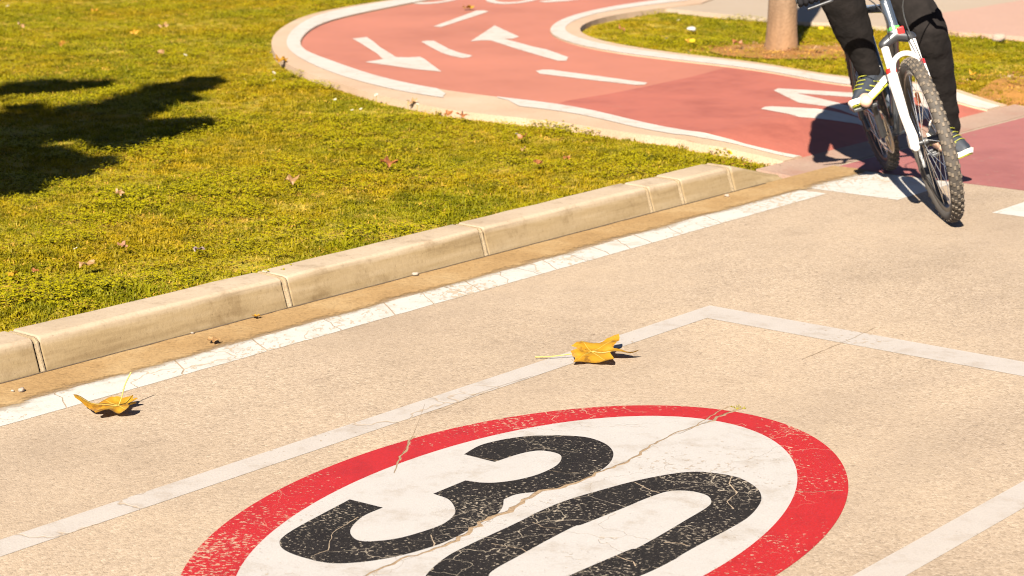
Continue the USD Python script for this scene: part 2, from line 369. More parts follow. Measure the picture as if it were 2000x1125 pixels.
# sand swept against the kerb: thins out in grains towards the road
M('gutter_sand', {
    'g': ('geometry', {}),
    'dn': ('vector_math', {'math_type': 'dot_product', 'vector2': (NV[0], NV[1], 0)}),
    'n': ('noise_texture', {'scale': 3.2, 'detail': 8.0, 'roughness': .68}),
    'nf': ('noise_texture', {'scale': 90.0, 'detail': 4.0, 'roughness': .7}),
    'mr': ('map_range', {'from_min': -4.56, 'from_max': -4.47, 'to_min': .16, 'to_max': -.42}),
    'a1': ('math', {'math_type': 'add'}), 'a2': ('math', {'math_type': 'multiply_add', 'value2': .35, 'value3': -.175}), 'a3': ('math', {'math_type': 'add'}),
    'mk': ('rgb_ramp', {'ramp': [(0, (0, 0, 0)), (.34, (0, 0, 0)), (.47, (.35, .35, .35)), (.66, (1, 1, 1)), (1, (1, 1, 1))]}),
    'r': ('rgb_ramp', {'ramp': [(.28, (.14, .083, .032)), (.5, (.172, .107, .045)), (.72, (.21, .145, .072))]}),
    'r2': ('rgb_ramp', {'ramp': [(.33, (.72, .70, .68)), (.48, (1, 1, 1)), (.7, (1.12, 1.12, 1.12))]}),
    'm': ('mix', {'mix_type': 'multiply', 'fac': 1.0}),
    'b': ('bump', {'strength': .8, 'distance': .003}),
    'p': ('principled_bsdf', {'roughness': .95, 'specular_ior_level': .2}),
    't': ('transparent_bsdf', {}), 'x': ('mix_closure', {})},
  [('g.position', 'dn.vector1'), ('dn.value', 'mr.value'), ('g.position', 'n.vector'), ('g.position', 'nf.vector'),
   ('n.fac', 'a1.value1'), ('mr.result', 'a1.value2'), ('nf.fac', 'a2.value1'), ('a1.value', 'a3.value1'), ('a2.value', 'a3.value2'), ('a3.value', 'mk.fac'),
   ('n.fac', 'r.fac'), ('nf.fac', 'r2.fac'), ('r.color', 'm.color1'), ('r2.color', 'm.color2'), ('m.color', 'p.base_color'),
   ('nf.fac', 'b.height'), ('b.normal', 'p.normal'), ('t.BSDF', 'x.closure1'), ('p.BSDF', 'x.closure2'), ('mk.color', 'x.fac')], surface='x.closure')

def leafy(name, ramp, patch=None, rough=.6, trans=.35, by='island'):
    """Grass and leaves: each blade its own tone, broad patches of drier growth, light through the blade."""
    nodes = {'g': ('geometry', {}), 'r': ('rgb_ramp', {'ramp': ramp}),
             'd': ('principled_bsdf', {'roughness': rough, 'specular_ior_level': .12}), 't': ('translucent_bsdf', {}), 'x': ('mix_closure', {'fac': trans})}
    links = [('g.random_per_island', 'r.fac'), ('d.BSDF', 'x.closure1'), ('t.BSDF', 'x.closure2')]
    src = 'r.color'
    if patch:
        nodes |= {'n': ('noise_texture', {'scale': 1.1, 'detail': 5.0, 'roughness': .6}), 'pr': ('rgb_ramp', {'ramp': [(.40, (0, 0, 0)), (.62, (1, 1, 1))]}),
                  'r2': ('rgb_ramp', {'ramp': patch}), 'm': ('mix', {}),
                  'n2': ('noise_texture', {'scale': 11.0, 'detail': 3.0}), 'pr2': ('rgb_ramp', {'ramp': [(.33, (.50, .56, .5)), (.5, (.98, .98, 1)), (.68, (1.3, 1.24, 1.1))]}), 'm2': ('mix', {'mix_type': 'multiply', 'fac': 1.0})}
        links += [('g.position', 'n.vector'), ('n.fac', 'pr.fac'), ('pr.color', 'm.fac'), ('g.random_per_island', 'r2.fac'), ('r.color', 'm.color1'), ('r2.color', 'm.color2'),
                  ('g.position', 'n2.vector'), ('n2.fac', 'pr2.fac'), ('m.color', 'm2.color1'), ('pr2.color', 'm2.color2')]
        src = 'm2.color'
    links += [(src, 'd.base_color'), (src, 't.color')]
    M(name, nodes, links, surface='x.closure')

leafy('grass', [(0, (0.122, 0.1119, 0.0011)), (0.3, (0.2542, 0.1881, 0.0011)), (0.6, (0.3763, 0.2492, 0.0011)), (0.85, (0.478, 0.3, 0.0021)), (1, (0.5898, 0.3864, 0.0203))],
      patch=[(0, (0.1831, 0.1271, 0.0021)), (0.4, (0.3661, 0.2339, 0.003)), (0.75, (0.478, 0.2899, 0.0051)), (1, (0.6102, 0.3864, 0.0509))])
leafy('clover', [(0, (0.2238, 0.1932, 0.0011)), (0.5, (0.3661, 0.2644, 0.0011)), (1, (0.4882, 0.3356, 0.0021))])
leafy('straw', [(0, (.36, .21, .03)), (.5, (.46, .30, .07)), (1, (.26, .14, .02))])
leafy('tree_leaves', [(0, (.06, .07, .012)), (.4, (.10, .11, .015)), (.75, (.20, .16, .02)), (1, (.30, .20, .03))])

def dead_leaf(name, a, b, c, rough=.55, trans=.25):
    a, b, c = (tuple(.6 * x for x in q) for q in (a, b, c))
    M(name, {'t': ('texture_coordinate', {}), 'n': ('noise_texture', {'scale': 22.0, 'detail': 6.0, 'roughness': .65}),
             'r': ('rgb_ramp', {'ramp': [(.30, a), (.40, tuple(.5 * (x + y) for x, y in zip(a, b))), (.47, b), (.72, c)]}),
             'n2': ('noise_texture', {'scale': 120.0, 'detail': 3.0}), 'b': ('bump', {'strength': .6, 'distance': .002}),
             'd': ('principled_bsdf', {'roughness': rough}), 'tr': ('translucent_bsdf', {}), 'x': ('mix_closure', {'fac': trans})},
      [('t.object', 'n.vector'), ('n.fac', 'r.fac'), ('r.color', 'd.base_color'), ('r.color', 'tr.color'), ('t.object', 'n2.vector'), ('n2.fac', 'b.height'), ('b.normal', 'd.normal'),
       ('d.BSDF', 'x.closure1'), ('tr.BSDF', 'x.closure2')], surface='x.closure')
dead_leaf('leaf_golden', (.10, .036, .004), (.40, .195, .005), (.46, .25, .010))
dead_leaf('leaf_yellow', (.09, .034, .004), (.38, .18, .004), (.46, .27, .012))
dead_leaf('leaf_stem', (.42, .32, .05), (.48, .38, .07), (.52, .42, .10))
dead_leaf('leaf_rust', (.16, .05, .012), (.27, .09, .02), (.36, .14, .04))
dead_leaf('leaf_tan', (.16, .075, .025), (.29, .155, .055), (.38, .23, .10))
dead_leaf('leaf_pink', (.24, .10, .05), (.32, .15, .08), (.38, .21, .12))
dead_leaf('leaf_purple', (.07, .04, .045), (.13, .075, .075), (.22, .15, .13))
dead_leaf('petal_white', (.5, .47, .42), (.6, .56, .5), (.65, .6, .55))
dead_leaf('petal_yellow', (.45, .30, .004), (.55, .38, .006), (.6, .42, .01))

M('bark', {'t': ('texture_coordinate', {}), 'mp': ('mapping', {'scale': (1, 1, .35)}), 'n': ('noise_texture', {'scale': 9.0, 'detail': 8.0, 'roughness': .7}),
           'r': ('rgb_ramp', {'ramp': [(.33, (.045, .024, .011)), (.44, (.082, .047, .023)), (.56, (.115, .070, .038)), (.70, (.155, .108, .07))]}),
           'n2': ('noise_texture', {'scale': 60.0, 'detail': 6.0}), 'b': ('bump', {'strength': .9, 'distance': .006}),
           'sx': ('separate_xyz', {}), 'mr': ('map_range', {'from_min': .0, 'from_max': .34, 'to_min': 1.5, 'to_max': 0.0, 'clamp': True}),
           'm': ('mix', {'color2': (.13, .06, .02)}), 'mm': ('math', {'math_type': 'multiply'}), 'p': ('principled_bsdf', {'roughness': .85})},
  [('t.object', 'mp.vector'), ('mp.vector', 'n.vector'), ('n.fac', 'r.fac'), ('t.object', 'n2.vector'), ('n2.fac', 'b.height'), ('b.normal', 'p.normal'),
   ('t.object', 'sx.vector'), ('sx.z', 'mr.value'), ('mr.result', 'mm.value1'), ('n.fac', 'mm.value2'), ('mm.value', 'm.fac'), ('r.color', 'm.color1'), ('m.color', 'p.base_color')])

plain('frame_paint', (.026, .033, .043), rough=.28, coat=.6, var=.1)
plain('fork_white', (.48, .45, .41), rough=.35, coat=.3, var=.05)
plain('stanchion', (.62, .59, .55), rough=.2, metallic=.3, var=.05)
plain('black_metal', (.018, .018, .019), rough=.38, var=.2)
plain('red_part', (.30, .012, .010), rough=.35, var=.15)
plain('green_part', (.06, .34, .05), rough=.4, var=.15)
plain('orange_reflector', (.50, .12, .008), rough=.3, var=.1)
plain('silver', (.55, .53, .50), rough=.28, metallic=.9, var=.1)
plain('disc_steel', (.34, .27, .19), rough=.35, metallic=.6, var=.2)
plain('rim_black', (.022, .021, .02), rough=.35, var=.2)
plain('rim_tape', (.20, .165, .115), rough=.6, var=.2)
plain('tyre_rubber', (.075, .058, .040), rough=.85, var=.35, scale=40, bump=.001)
plain('tyre_wall', (.030, .024, .018), rough=.8, var=.35, scale=25, bump=.0006)
plain('grip_rubber', (.02, .02, .02), rough=.8, bump=.001)
plain('saddle_black', (.02, .019, .019), rough=.6)
plain('cable_black', (.02, .02, .02), rough=.5)
plain('cloth_black', (.0072, .0058, .0052), rough=.95, var=.35, scale=18, bump=.004, bscale=45, spec=.1)
plain('cloth_jacket', (.006, .0055, .0065), rough=.85, var=.3, scale=18, bump=.003, bscale=60, spec=.2)
plain('cloth_red', (.34, .014, .012), rough=.85)
plain('skin', (.42, .25, .17), rough=.5, var=.08)
plain('hair_dark', (.02, .014, .01), rough=.6)
plain('eye_white', (.6, .58, .55), rough=.3, var=.02)
plain('shoe_white', (.62, .58, .50), rough=.7, var=.08)
plain('shoe_lime', (.17, .17, .010), rough=.6, var=.12)
plain('shoe_blue', (.008, .011, .017), rough=.7, var=.2)
plain('shoe_grey', (.16, .19, .20), rough=.75, var=.25, bump=.001)
plain('helmet_shell', (.10, .1, .1), rough=.3, coat=.3)

# ------------------------------------------------------------------ terrain: ground, road, lawn
far = sheet(Point(0, 0).buffer(900, 24), off=-.35, flat=True)
tag(obj('ground', far, 'far_ground'), kind='structure')
road_poly = Polygon([W(-30, KERB_N + .0), W(60, KERB_N + .0), W(60, 9), W(-30, 9)])
tag(obj('road', sheet(road_poly, 0, flat=True, skirt=.3), 'asphalt'), kind='structure')

# the cycle lane, traced from its edges
RWI = [(845, 0), (742, 20), (645, 42), (606, 60), (586, 82), (588, 97), (610, 108), (640, 118), (700, 140), (760, 158), (860, 178), (960, 191), (1052, 201), (1126, 210), (1210, 231), (1315, 257), (1420, 280), (1563, 308)]
RWO = [(787, 0), (693, 15), (627, 29), (591, 45), (565, 66), (557, 88), (565, 103), (600, 125), (660, 150), (720, 167), (780, 182), (860, 195), (960, 206), (1000, 210), (1105, 220), (1210, 245), (1315, 271), (1420, 290), (1556, 314)]
RCO = [(772, 0), (676, 15), (608, 29), (566, 46), (536, 68), (529, 88), (533, 102), (545, 117), (563, 129), (588, 143), (627, 153), (669, 167), (712, 182), (772, 197), (832, 209), (878, 219), (953, 229), (1014, 232), (1100, 240), (1210, 261), (1280, 271), (1343, 285), (1437, 303), (1530, 318)]
LWO = [(1301, 0), (1210, 12), (1140, 26), (1091, 42), (1072, 58), (1075, 70), (1105, 84), (1175, 101), (1280, 115), (1402, 129), (1451, 134), (1525, 146), (1612, 164), (1658, 172), (1910, 214)]
LWI = [(1343, 3), (1259, 13), (1175, 26), (1122, 42), (1101, 56), (1105, 66), (1140, 80), (1196, 93), (1280, 105), (1385, 118), (1448, 123), (1525, 135), (1595, 149), (1655, 158), (1915, 202)]
LCI = [(1370, 8), (1275, 20), (1198, 31), (1150, 44), (1128, 56), (1132, 66), (1160, 78), (1206, 89), (1285, 101), (1385, 114), (1448, 119), (1525, 131), (1595, 145), (1655, 154), (1918, 198)]
def curve(px, extend):
    g = spline(trace(px), 8)
    at = np.concatenate([[0], np.cumsum(np.linalg.norm(np.diff(g, axis=0), axis=1))])
    end = g[-1]
    u = np.arange(0, at[-1], .05)
    g = np.column_stack([np.interp(u, at, g[:, k]) for k in (0, 1)])
    soft = gaussian_filter1d(g, 4.5, axis=0, mode='nearest')
    w = np.clip(np.minimum(np.arange(len(g)), np.arange(len(g))[::-1]) / 14, 0, 1)[:, None]
    g = g * (1 - w) + soft * w
    g = np.vstack([g[:-1:3], end, end + (end - g[-8]) / np.linalg.norm(end - g[-8]) * .16])
    return np.vstack([extend(g), g])
away = np.array([.35, 1.0]) / np.hypot(.35, 1)
def ext(k):
    return lambda g: np.array([g[0] + (away * t + np.array([.012 * t * t, 0])) for t in np.linspace(14, 1.0, 8)])
cRWI, cRWO, cRCO = (curve(p, ext(0)) for p in (RWI, RWO, RCO))
cLWO, cLWI, cLCI = (curve(p, ext(0)) for p in (LWO, LWI, LCI))
strip = lambda a, b: Polygon(np.vstack([a, b[::-1]])).buffer(0)
lane_all = strip(cRWI, cLWO)
lane_all = max(polys(lane_all), key=lambda p: p.area)
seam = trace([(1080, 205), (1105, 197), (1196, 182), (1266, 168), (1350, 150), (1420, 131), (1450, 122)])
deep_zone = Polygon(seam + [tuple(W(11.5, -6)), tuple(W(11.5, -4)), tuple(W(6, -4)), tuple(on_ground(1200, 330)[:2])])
behind_kerb = Polygon([W(-60, KERB_N - .19), W(90, KERB_N - .19), W(90, -90), W(-60, -90)])
lane_red = lane_all.intersection(behind_kerb)
tag(obj('cycle_lane', sheet(lane_red.difference(deep_zone), 0.0, .35), 'lane_red'), 'pale red surfaced cycle lane curving away between the lawns', kind='structure')
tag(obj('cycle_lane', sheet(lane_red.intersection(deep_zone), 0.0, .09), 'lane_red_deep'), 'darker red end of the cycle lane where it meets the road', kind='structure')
edge_l = strip(cRCO, cRWI).intersection(behind_kerb)
edge_r = strip(cLWO, cLCI).intersection(behind_kerb)
tag(obj('lane_edging', sheet(edge_l, .008, .08, skirt=.06), 'edging_concrete'), 'pale concrete edging along the lawn side of the cycle lane', kind='structure')
tag(obj('lane_edging', sheet(edge_r, .008, .08, skirt=.06), 'edging_concrete'), 'thin pale edging along the inner bend beside the tree strip', kind='structure')
# worn gap in the white line where only concrete shows
gap = Polygon(trace([(845, 170), (900, 181), (975, 188), (968, 194), (990, 199), (1018, 214), (955, 214), (880, 200), (866, 193), (872, 186)]))
tag(obj('lane_edge_line', sheet(strip(cRWO, cRWI).intersection(behind_kerb).difference(gap).buffer(-.004), .0105, .08), 'paint_lane_white'),
    'white line on the edging round the outer bend of the cycle lane', 'lane line')
tag(obj('lane_edge_line', sheet(strip(cLWO, cLWI).intersection(behind_kerb).buffer(-.004), .0105, .08), 'paint_lane_white'),
    'white line round the inner bend of the cycle lane beside the tree', 'lane line')
# dropped kerb strip at the crossing
tag(obj('dropped_kerb', sheet(Polygon([W(7.75, KERB_N - .19), W(10.25, KERB_N - .19), W(10.25, KERB_N - .003), W(7.75, KERB_N - .003)]), .002, .25, skirt=.2), 'edging_grey'),
    'low grey strip of lowered kerb between cycle lane and road', kind='structure')

# pavement behind the tree strip, pink area to the right
pav_front = trace([(1343, 3), (1259, 13), (1198, 24), (1224, 22), (1280, 15), (1350, 21), (1420, 28), (1494, 34), (1560, 42), (1650, 46), (1850, 62), (2000, 72), (2600, 120)])
pav = Polygon(pav_front[3:] + [(14, 40), (0, 40), tuple(cLWI[0])] + [tuple(p) for p in cLWI[1:9]] ).buffer(0)
pav = unary_union([p for p in polys(pav)]).difference(strip(cLWO, cRWI)).difference(edge_r)
pink = Polygon(trace([(1820, 29), (1905, 17), (2000, 1)]) + [(9, 24), (14, 20)] + trace([(2600, 130), (2000, 72), (1850, 62)])).buffer(.01)
tag(obj('pavement', sheet(pav.difference(pink), .0, 1.0, skirt=.05), 'pavement'), 'beige pavement behind the tree strip', kind='structure')
tag(obj('pavement', sheet(pink, .004, 1.0, skirt=.05), 'pavement_pink'), 'pink pavement area at the far right', kind='structure')

# lawn: gently uneven soil under the grass, everywhere behind the kerb
lawn_poly = Polygon([W(-12, KERB_N - .145), W(7.70, KERB_N - .145), W(7.75, KERB_N - .185), W(10.25, KERB_N - .185), W(10.3, KERB_N - .145), W(26, KERB_N - .145), W(26, -24), W(-12, -24)])
hard = unary_union([lane_all, edge_l, edge_r, pav, pink]).buffer(.002)
lawn_open = lawn_poly.difference(hard)
def uneven(v):
    return .012 * (meshkit.fbm(v * 1.7, 3, 3) - .6)
tag(obj('lawn', sheet(lawn_poly, -.03, .3, bump=uneven), 'soil', smooth=True), 'lawn soil under the grass', kind='structure')
# bare earth: round the tree, and where the lawn runs out at the crossing
tree_dirt = spline(trace([(1385, 92), (1420, 83), (1480, 79), (1560, 80), (1640, 84), (1690, 92), (1660, 104), (1580, 108), (1500, 107), (1420, 101)]), 6, True)
end_dirt = spline(trace([(1440, 338), (1490, 322), (1545, 316), (1600, 312), (1600, 326), (1540, 340), (1480, 350)]), 6, True)
right_dirt = spline(trace([(1880, 200), (1905, 184), (1950, 176), (2010, 176), (2060, 182), (2050, 200), (1985, 205), (1930, 205)]), 6, True)
patches = [Polygon(p).buffer(0) for p in (tree_dirt, end_dirt, right_dirt)]
for p, lab in zip(patches, ('rusty bare earth round the foot of the tree', 'brown dirt where the kerb runs out by the crossing', 'brown dirt at the corner of the right lawn')):
    tag(obj('bare_earth', sheet(p.intersection(lawn_poly), -.020, .12, bump=uneven), 'bare_soil', smooth=True), lab, kind='structure')

# ------------------------------------------------------------------ kerb of separate stones
def kerb_profile(h):
    """(n, z) outline of a kerb stone of exposed height h: sloped face, rounded shoulder, back."""
    pts = [(KERB_N, -.06), (KERB_N - .002, 0)]
    top_n = KERB_N - .028
    r = min(.018, h * .45)
    for t in np.linspace(0, 1, 6):
        a = math.pi / 2 * t
        pts.append((top_n - .0 - r * (1 - math.cos(a)) * 1.0, h - r + r * math.sin(a)))
    pts += [(KERB_N - .150, h + .001), (KERB_N - .158, h - .006), (KERB_N - .160, -.06)]
    return np.array(pts)
def kerb_stone(d0, d1, h0, h1, seed, seg=.09):
    n = max(2, int((d1 - d0) / seg))
    v, f = [], []
    rng = np.random.default_rng(seed)
    tilt = rng.normal(0, .0025)
    ds = np.concatenate([[d0, d0 + .006], np.linspace(d0, d1, n + 1)[1:-1], [d1 - .006, d1]])
    k = len(kerb_profile(.1))
    for i, d in enumerate(ds):
        t = (d - d0) / (d1 - d0)
        pr = kerb_profile(max(.012, h0 + (h1 - h0) * t + tilt * (t - .5)))
        cen = np.array([KERB_N - .08, .04])
        inset = .004 if i in (0, len(ds) - 1) else 0
        for j, (nn, z) in enumerate(pr):
            q = np.array([nn, z]); w = cen - q; q = q + w / max(np.linalg.norm(w), 1e-6) * inset
            wv = .004 * (meshkit.noise(np.array([d * 9, j * 1.3 + q[0] * 30, seed])) - .5)
            xy = W(d, q[0] + wv)
            v.append((*xy, q[1] + .003 * (meshkit.noise(np.array([d * 6, j * .9, seed + 7.])) - .5)))
    m = len(ds)
    for i in range(m - 1):
        for j in range(k - 1):
            a, b = i * k + j, i * k + j + 1
            f += [(a, a + k, b), (b, a + k, b + k)]
    for base, flip in ((0, False), ((m - 1) * k, True)):
        for j in range(1, k - 1):
            t3 = (base, base + j, base + j + 1)
            f.append(t3[::-1] if flip else t3)
    return trimesh.Trimesh(v, f, process=False)
kerb = thing('kerb', 'raised concrete kerb between lawn and road', None, kind='structure')
joints = [-1.3, -.3, .7, 1.7, 2.7, 3.7, 4.70, 5.69, 6.71, 6.93, 7.29]
ends = joints + [7.68]
for i in range(len(ends) - 1):
    h1 = .012 if i == len(ends) - 2 else .102
    g0 = .013
    kr = np.random.RandomState(60 + i)
    m = kerb_stone(ends[i] + g0, ends[i + 1] - (g0 if i < len(ends) - 2 else 0), .102 + kr.uniform(-.003, .002), h1 + (kr.uniform(-.003, .002) if h1 > .05 else 0), i)
    m.apply_translation((*(NV * kr.uniform(-.0035, .001)), 0))
    obj('kerb_stone', m, 'kerb_concrete', kerb, smooth=35)
for i, d in enumerate(joints[1:]):
    m = kerb_stone(d - .005, d + .0105, .0985, .0985, 50 + i, seg=.005)
    m.apply_translation((*(-NV * .001), 0))
    obj('mortar_joint', m, 'mortar', kerb, smooth=35)
    m = kerb_stone(d - .0128, d + .0128, .080, .080, 80 + i, seg=.01)      # dirt deep in the open joint beside the mortar
    m.apply_translation((*(-NV * .022), 0))
    obj('open_joint', m, 'crack_dark', kerb)
for i, (a, b, h0, h1) in enumerate([(10.32, 10.7, .012, .102), (10.72, 11.7, .102, .102), (11.72, 12.7, .102, .102), (12.72, 13.7, .102, .102)]):
    obj('kerb_stone', kerb_stone(a, b, h0, h1, 20 + i), 'kerb_concrete', kerb, smooth=35)

# ------------------------------------------------------------------ road markings
def local(dn):
    return [tuple(W(d, n)) for d, n in dn]
rng = random.Random(5)
def crack_shape(px, widths, jag=.25, step=6):
    """Jagged crack outline along traced points; widths in metres."""
    P = np.array(trace(px, True))
    Q, ws = [], []
    for i in range(len(P) - 1):
        L = np.linalg.norm(P[i + 1] - P[i]); n = max(2, int(L / .018))
        for t in np.linspace(0, 1, n, endpoint=False):
            Q.append(P[i] * (1 - t) + P[i + 1] * t); ws.append(widths[i] * (1 - t) + widths[i + 1] * t)
    Q = np.array(Q); ws = np.array(ws)
    T = np.gradient(Q, axis=0); T /= np.linalg.norm(T, axis=1, keepdims=True); Nn = np.column_stack([-T[:, 1], T[:, 0]])
    off = np.array([rng.uniform(-1, 1) for _ in Q]) * ws * .7
    l = Q + Nn * (off + ws * np.array([rng.uniform(.25, .8) for _ in Q]))[:, None]
    r = Q + Nn * (off - ws * np.array([rng.uniform(.25, .8) for _ in Q]))[:, None]
    return Polygon(np.vstack([l, r[::-1]])).buffer(0)
crack_main = crack_shape([(1452, 796), (1438, 800), (1416, 808), (1392, 822), (1380, 826), (1320, 846), (1300, 856), (1272, 870), (1256, 884), (1232, 898), (1204, 910), (1176, 920), (1144, 934), (1116, 944), (1092, 956), (1060, 960), (1036, 972), (1012, 988), (980, 1004), (948, 1016), (924, 1032), (908, 1044), (892, 1056), (842, 1078), (783, 1091), (765, 1102), (737, 1114), (700, 1130), (640, 1165)],
                         [.008, .008, .007, .008, .004, .004, .004, .005, .008, .007, .007, .008, .009, .010, .012, .013, .012, .013, .014, .014, .012, .010, .008, .007, .006, .006, .006, .006, .006])
crack_two = crack_shape([(1424, 794), (1400, 806), (1376, 820), (1350, 838), (1316, 852)], [.005, .004, .004, .003, .001])
crack_side = crack_shape([(806, 852), (800, 866), (793, 878), (783, 892), (775, 908), (768, 930)], [.007, .007, .006, .006, .004, .001])
cracks_thin = [crack_shape(p, [w] * len(p)) for p, w in (
    ([(912, 890), (1000, 905), (1090, 922), (1150, 925)], .0022), ([(700, 1010), (650, 1040), (640, 1075), (600, 1090)], .0025),
    ([(1040, 1020), (1060, 1030), (1110, 1034)], .003), ([(1240, 942), (1262, 954), (1300, 968)], .003),
    ([(1430, 930), (1425, 945), (1440, 962), (1420, 980), (1436, 1000)], .003), ([(1200, 1084), (1236, 1098), (1250, 1115)], .003),
    ([(1556, 960), (1590, 962), (1630, 958), (1664, 958)], .003), ([(960, 1062), (1020, 1072), (1040, 1086)], .003),
    ([(1296, 1060), (1330, 1062), (1356, 1072)], .003), ([(840, 1045), (850, 1062), (845, 1080)], .0025))]
crack_all = unary_union([crack_main, crack_two, crack_side])

CD, CN = 3.622, -2.862
def ell(a, b, rot):
    t = np.linspace(0, 2 * math.pi, 160, endpoint=False)
    return Polygon([W(CD + a * math.cos(s) * math.cos(rot) - b * math.sin(s) * math.sin(rot), CN + a * math.cos(s) * math.sin(rot) + b * math.sin(s) * math.cos(rot)) for s in t])
outer, inner = ell(1.0, .627, -.093), ell(.897, .502, -.110)
three_px = [(906, 888), (936, 871), (968, 862), (1000, 856), (1036, 852), (1070, 851), (1104, 851), (1148, 855), (1180, 866), (1196, 880), (1197, 894), (1186, 910), (1156, 930), (1120, 946), (1086, 956), (1052, 961),
            (1010, 966), (984, 976), (981, 992), (965, 1010), (933, 1025), (905, 1042), (860, 1063), (790, 1084), (720, 1097), (650, 1101), (597, 1091), (559, 1077), (546, 1063), (552, 1050), (580, 1031), (632, 1003), (683, 976),
            (748, 992), (713, 1007), (692, 1024), (684, 1040), (695, 1054), (720, 1058), (772, 1053), (825, 1039), (867, 1023), (888, 1004), (886, 988), (874, 975), (846, 965), (909, 939), (940, 943), (968, 943), (1008, 938), (1048, 928), (1080, 914), (1094, 902), (1095, 890), (1076, 883), (1048, 881), (1012, 888), (966, 903)]
corners = [three_px.index(c) for c in ((906, 888), (984, 976), (683, 976), (748, 992), (846, 965), (909, 939), (966, 903))]
tp, three_pts = trace(three_px, True), []
for a, b in zip(corners, corners[1:] + [len(tp)]):
    seg = (tp + tp[:1])[a:b + 1]
    three_pts += [tuple(q) for q in (spline(seg, 5)[:-1] if len(seg) > 2 else seg[:1])]
three = Polygon(three_pts).buffer(0)
def loop(px, centre):
    """A ring traced over its far half; the near half (below the picture) is the same turned by 180 degrees."""
    p = np.array(trace(px, True))
    return Polygon(spline(np.vstack([p, 2 * centre - p]), 6, True)).buffer(0)
zc = W(3.612, -2.668)
zero_all = loop([(1030, 1010), (1100, 980), (1180, 956), (1240, 940), (1300, 928), (1352, 922), (1400, 925), (1444, 934), (1476, 952), (1487, 970), (1482, 988), (1460, 1012), (1420, 1036), (1360, 1068), (1322, 1090)], zc)
zero_hole = loop([(1140, 1024), (1220, 992), (1268, 972), (1308, 960), (1348, 960), (1380, 968), (1389, 980), (1380, 992), (1340, 1016), (1300, 1040), (1246, 1070)], W(3.612, -2.6585))
zero = zero_all.difference(zero_hole)
thin = unary_union(cracks_thin)
spd = thing('speed_limit_marking', 'worn oval 30 speed limit sign painted on the road with red ring', 'road marking')
obj('red_ring', sheet(outer.difference(inner).difference(crack_all.union(thin)), .001, flat=True), 'paint_red', spd)
obj('white_disc', sheet(inner.difference(unary_union([three, zero, crack_all])), .001, flat=True), 'paint_disc_white', spd)
obj('digit', sheet(three.difference(crack_all.union(thin)), .001, flat=True), 'paint_black', spd, label='cracked black figure 3')
obj('digit', sheet(zero.difference(crack_all.union(thin)), .001, flat=True), 'paint_black', spd, label='cracked black figure 0')
hair = unary_union([crack_shape([(1440, 798), (1380, 825), (1300, 856), (1232, 898), (1144, 934), (1060, 960), (980, 1004), (908, 1044), (842, 1078), (765, 1102), (640, 1165)], [.0006] * 11),
                    crack_shape([(830, 790), (806, 852), (783, 892), (768, 930)], [.0005] * 4),
                    crack_shape([(1040, 735), (930, 770), (870, 800), (820, 812)], [.0012] * 4),
                    crack_shape([(1710, 640), (1664, 662), (1640, 672), (1560, 705)], [.0015] * 4)])
tag(obj('road_crack', sheet(hair, .0018, flat=True), 'crack_sand'), 'thin dark cracks running through the road and its paint', kind='structure')
tag(obj('crack_filling', sheet(crack_all, .0004, flat=True), 'crack_sand'), 'sand lying in the wide crack through the speed limit sign', kind='structure')

def quad(d0, d1, n0, n1):
    return Polygon(local([(d0, n0), (d1, n0), (d1, n1), (d0, n1)]))
boxline = quad(-2.0, 5.575, -3.695, -2.02).difference(quad(-2.2, 5.43, -3.608, -2.108))
tag(obj('box_outline_marking', sheet(boxline, .001, .6, flat=True), 'paint_grey_white'), 'greyish white box outline painted round the speed limit sign', 'road marking')
# edge line, ragged on its sandy side
ds = np.arange(-4, 7.53, .05)
up = [W(d, -4.535 + .012 * (meshkit.noise(np.array([d * 3, 0, 1.])) - .5) + .006 * (meshkit.noise(np.array([d * 17, 0, 2.])) - .5)) for d in ds]
lo = [W(d, -4.385 - .02 * (d / 7.5) + .004 * (meshkit.noise(np.array([d * 21, 0, 3.])) - .5)) for d in ds]
el = Polygon(up + lo[::-1]).buffer(0)
cutlines = []
for d in (3.55, 4.02, 4.35, 4.62, 4.9, 5.1, 5.22, 5.35, 5.5, 5.6, 5.75, 5.9, 6.05, 6.2, 6.32, 6.5, 6.75):
    p0, p1 = W(d + rng.uniform(.0, .06), -4.56), W(d - rng.uniform(.02, .12), -4.37)
    pts = [p0 + (p1 - p0) * t + np.array([rng.uniform(-.008, .008), rng.uniform(-.008, .008)]) for t in np.linspace(0, 1, 6)]
    cutlines.append(LineString(pts).buffer(rng.uniform(.0014, .0028)))
tag(obj('road_edge_line', sheet(el.difference(unary_union(cutlines)), .001, .6, flat=True), 'paint_white'), 'dusty cracked white edge line along the kerb', 'road marking')
# sand in the gutter
ds = np.arange(-4, 8.1, .08)
lo = [W(d, -4.33 + .10 * (meshkit.noise(np.array([d * 2.2, 3, 1.])) - .5)) for d in ds]
sand = Polygon([W(d, KERB_N + .0015) for d in ds] + lo[::-1]).buffer(0)
tag(obj('gutter_sand', sheet(sand, .0042, .5, flat=True), 'gutter_sand'), 'brown sand swept along the foot of the kerb', 'sand', kind='stuff')
foot = [W(d, KERB_N + .004 + .006 * meshkit.noise(np.array([d * 14, 0, 4.]))) for d in ds]
tag(obj('kerb_foot_joint', sheet(Polygon([W(d, KERB_N - .001) for d in ds if d < 7.6] + [q for q, d in zip(foot, ds) if d < 7.6][::-1]), .0056, flat=True), 'crack_dark'), 'thin dark joint along the foot of the kerb', kind='structure')
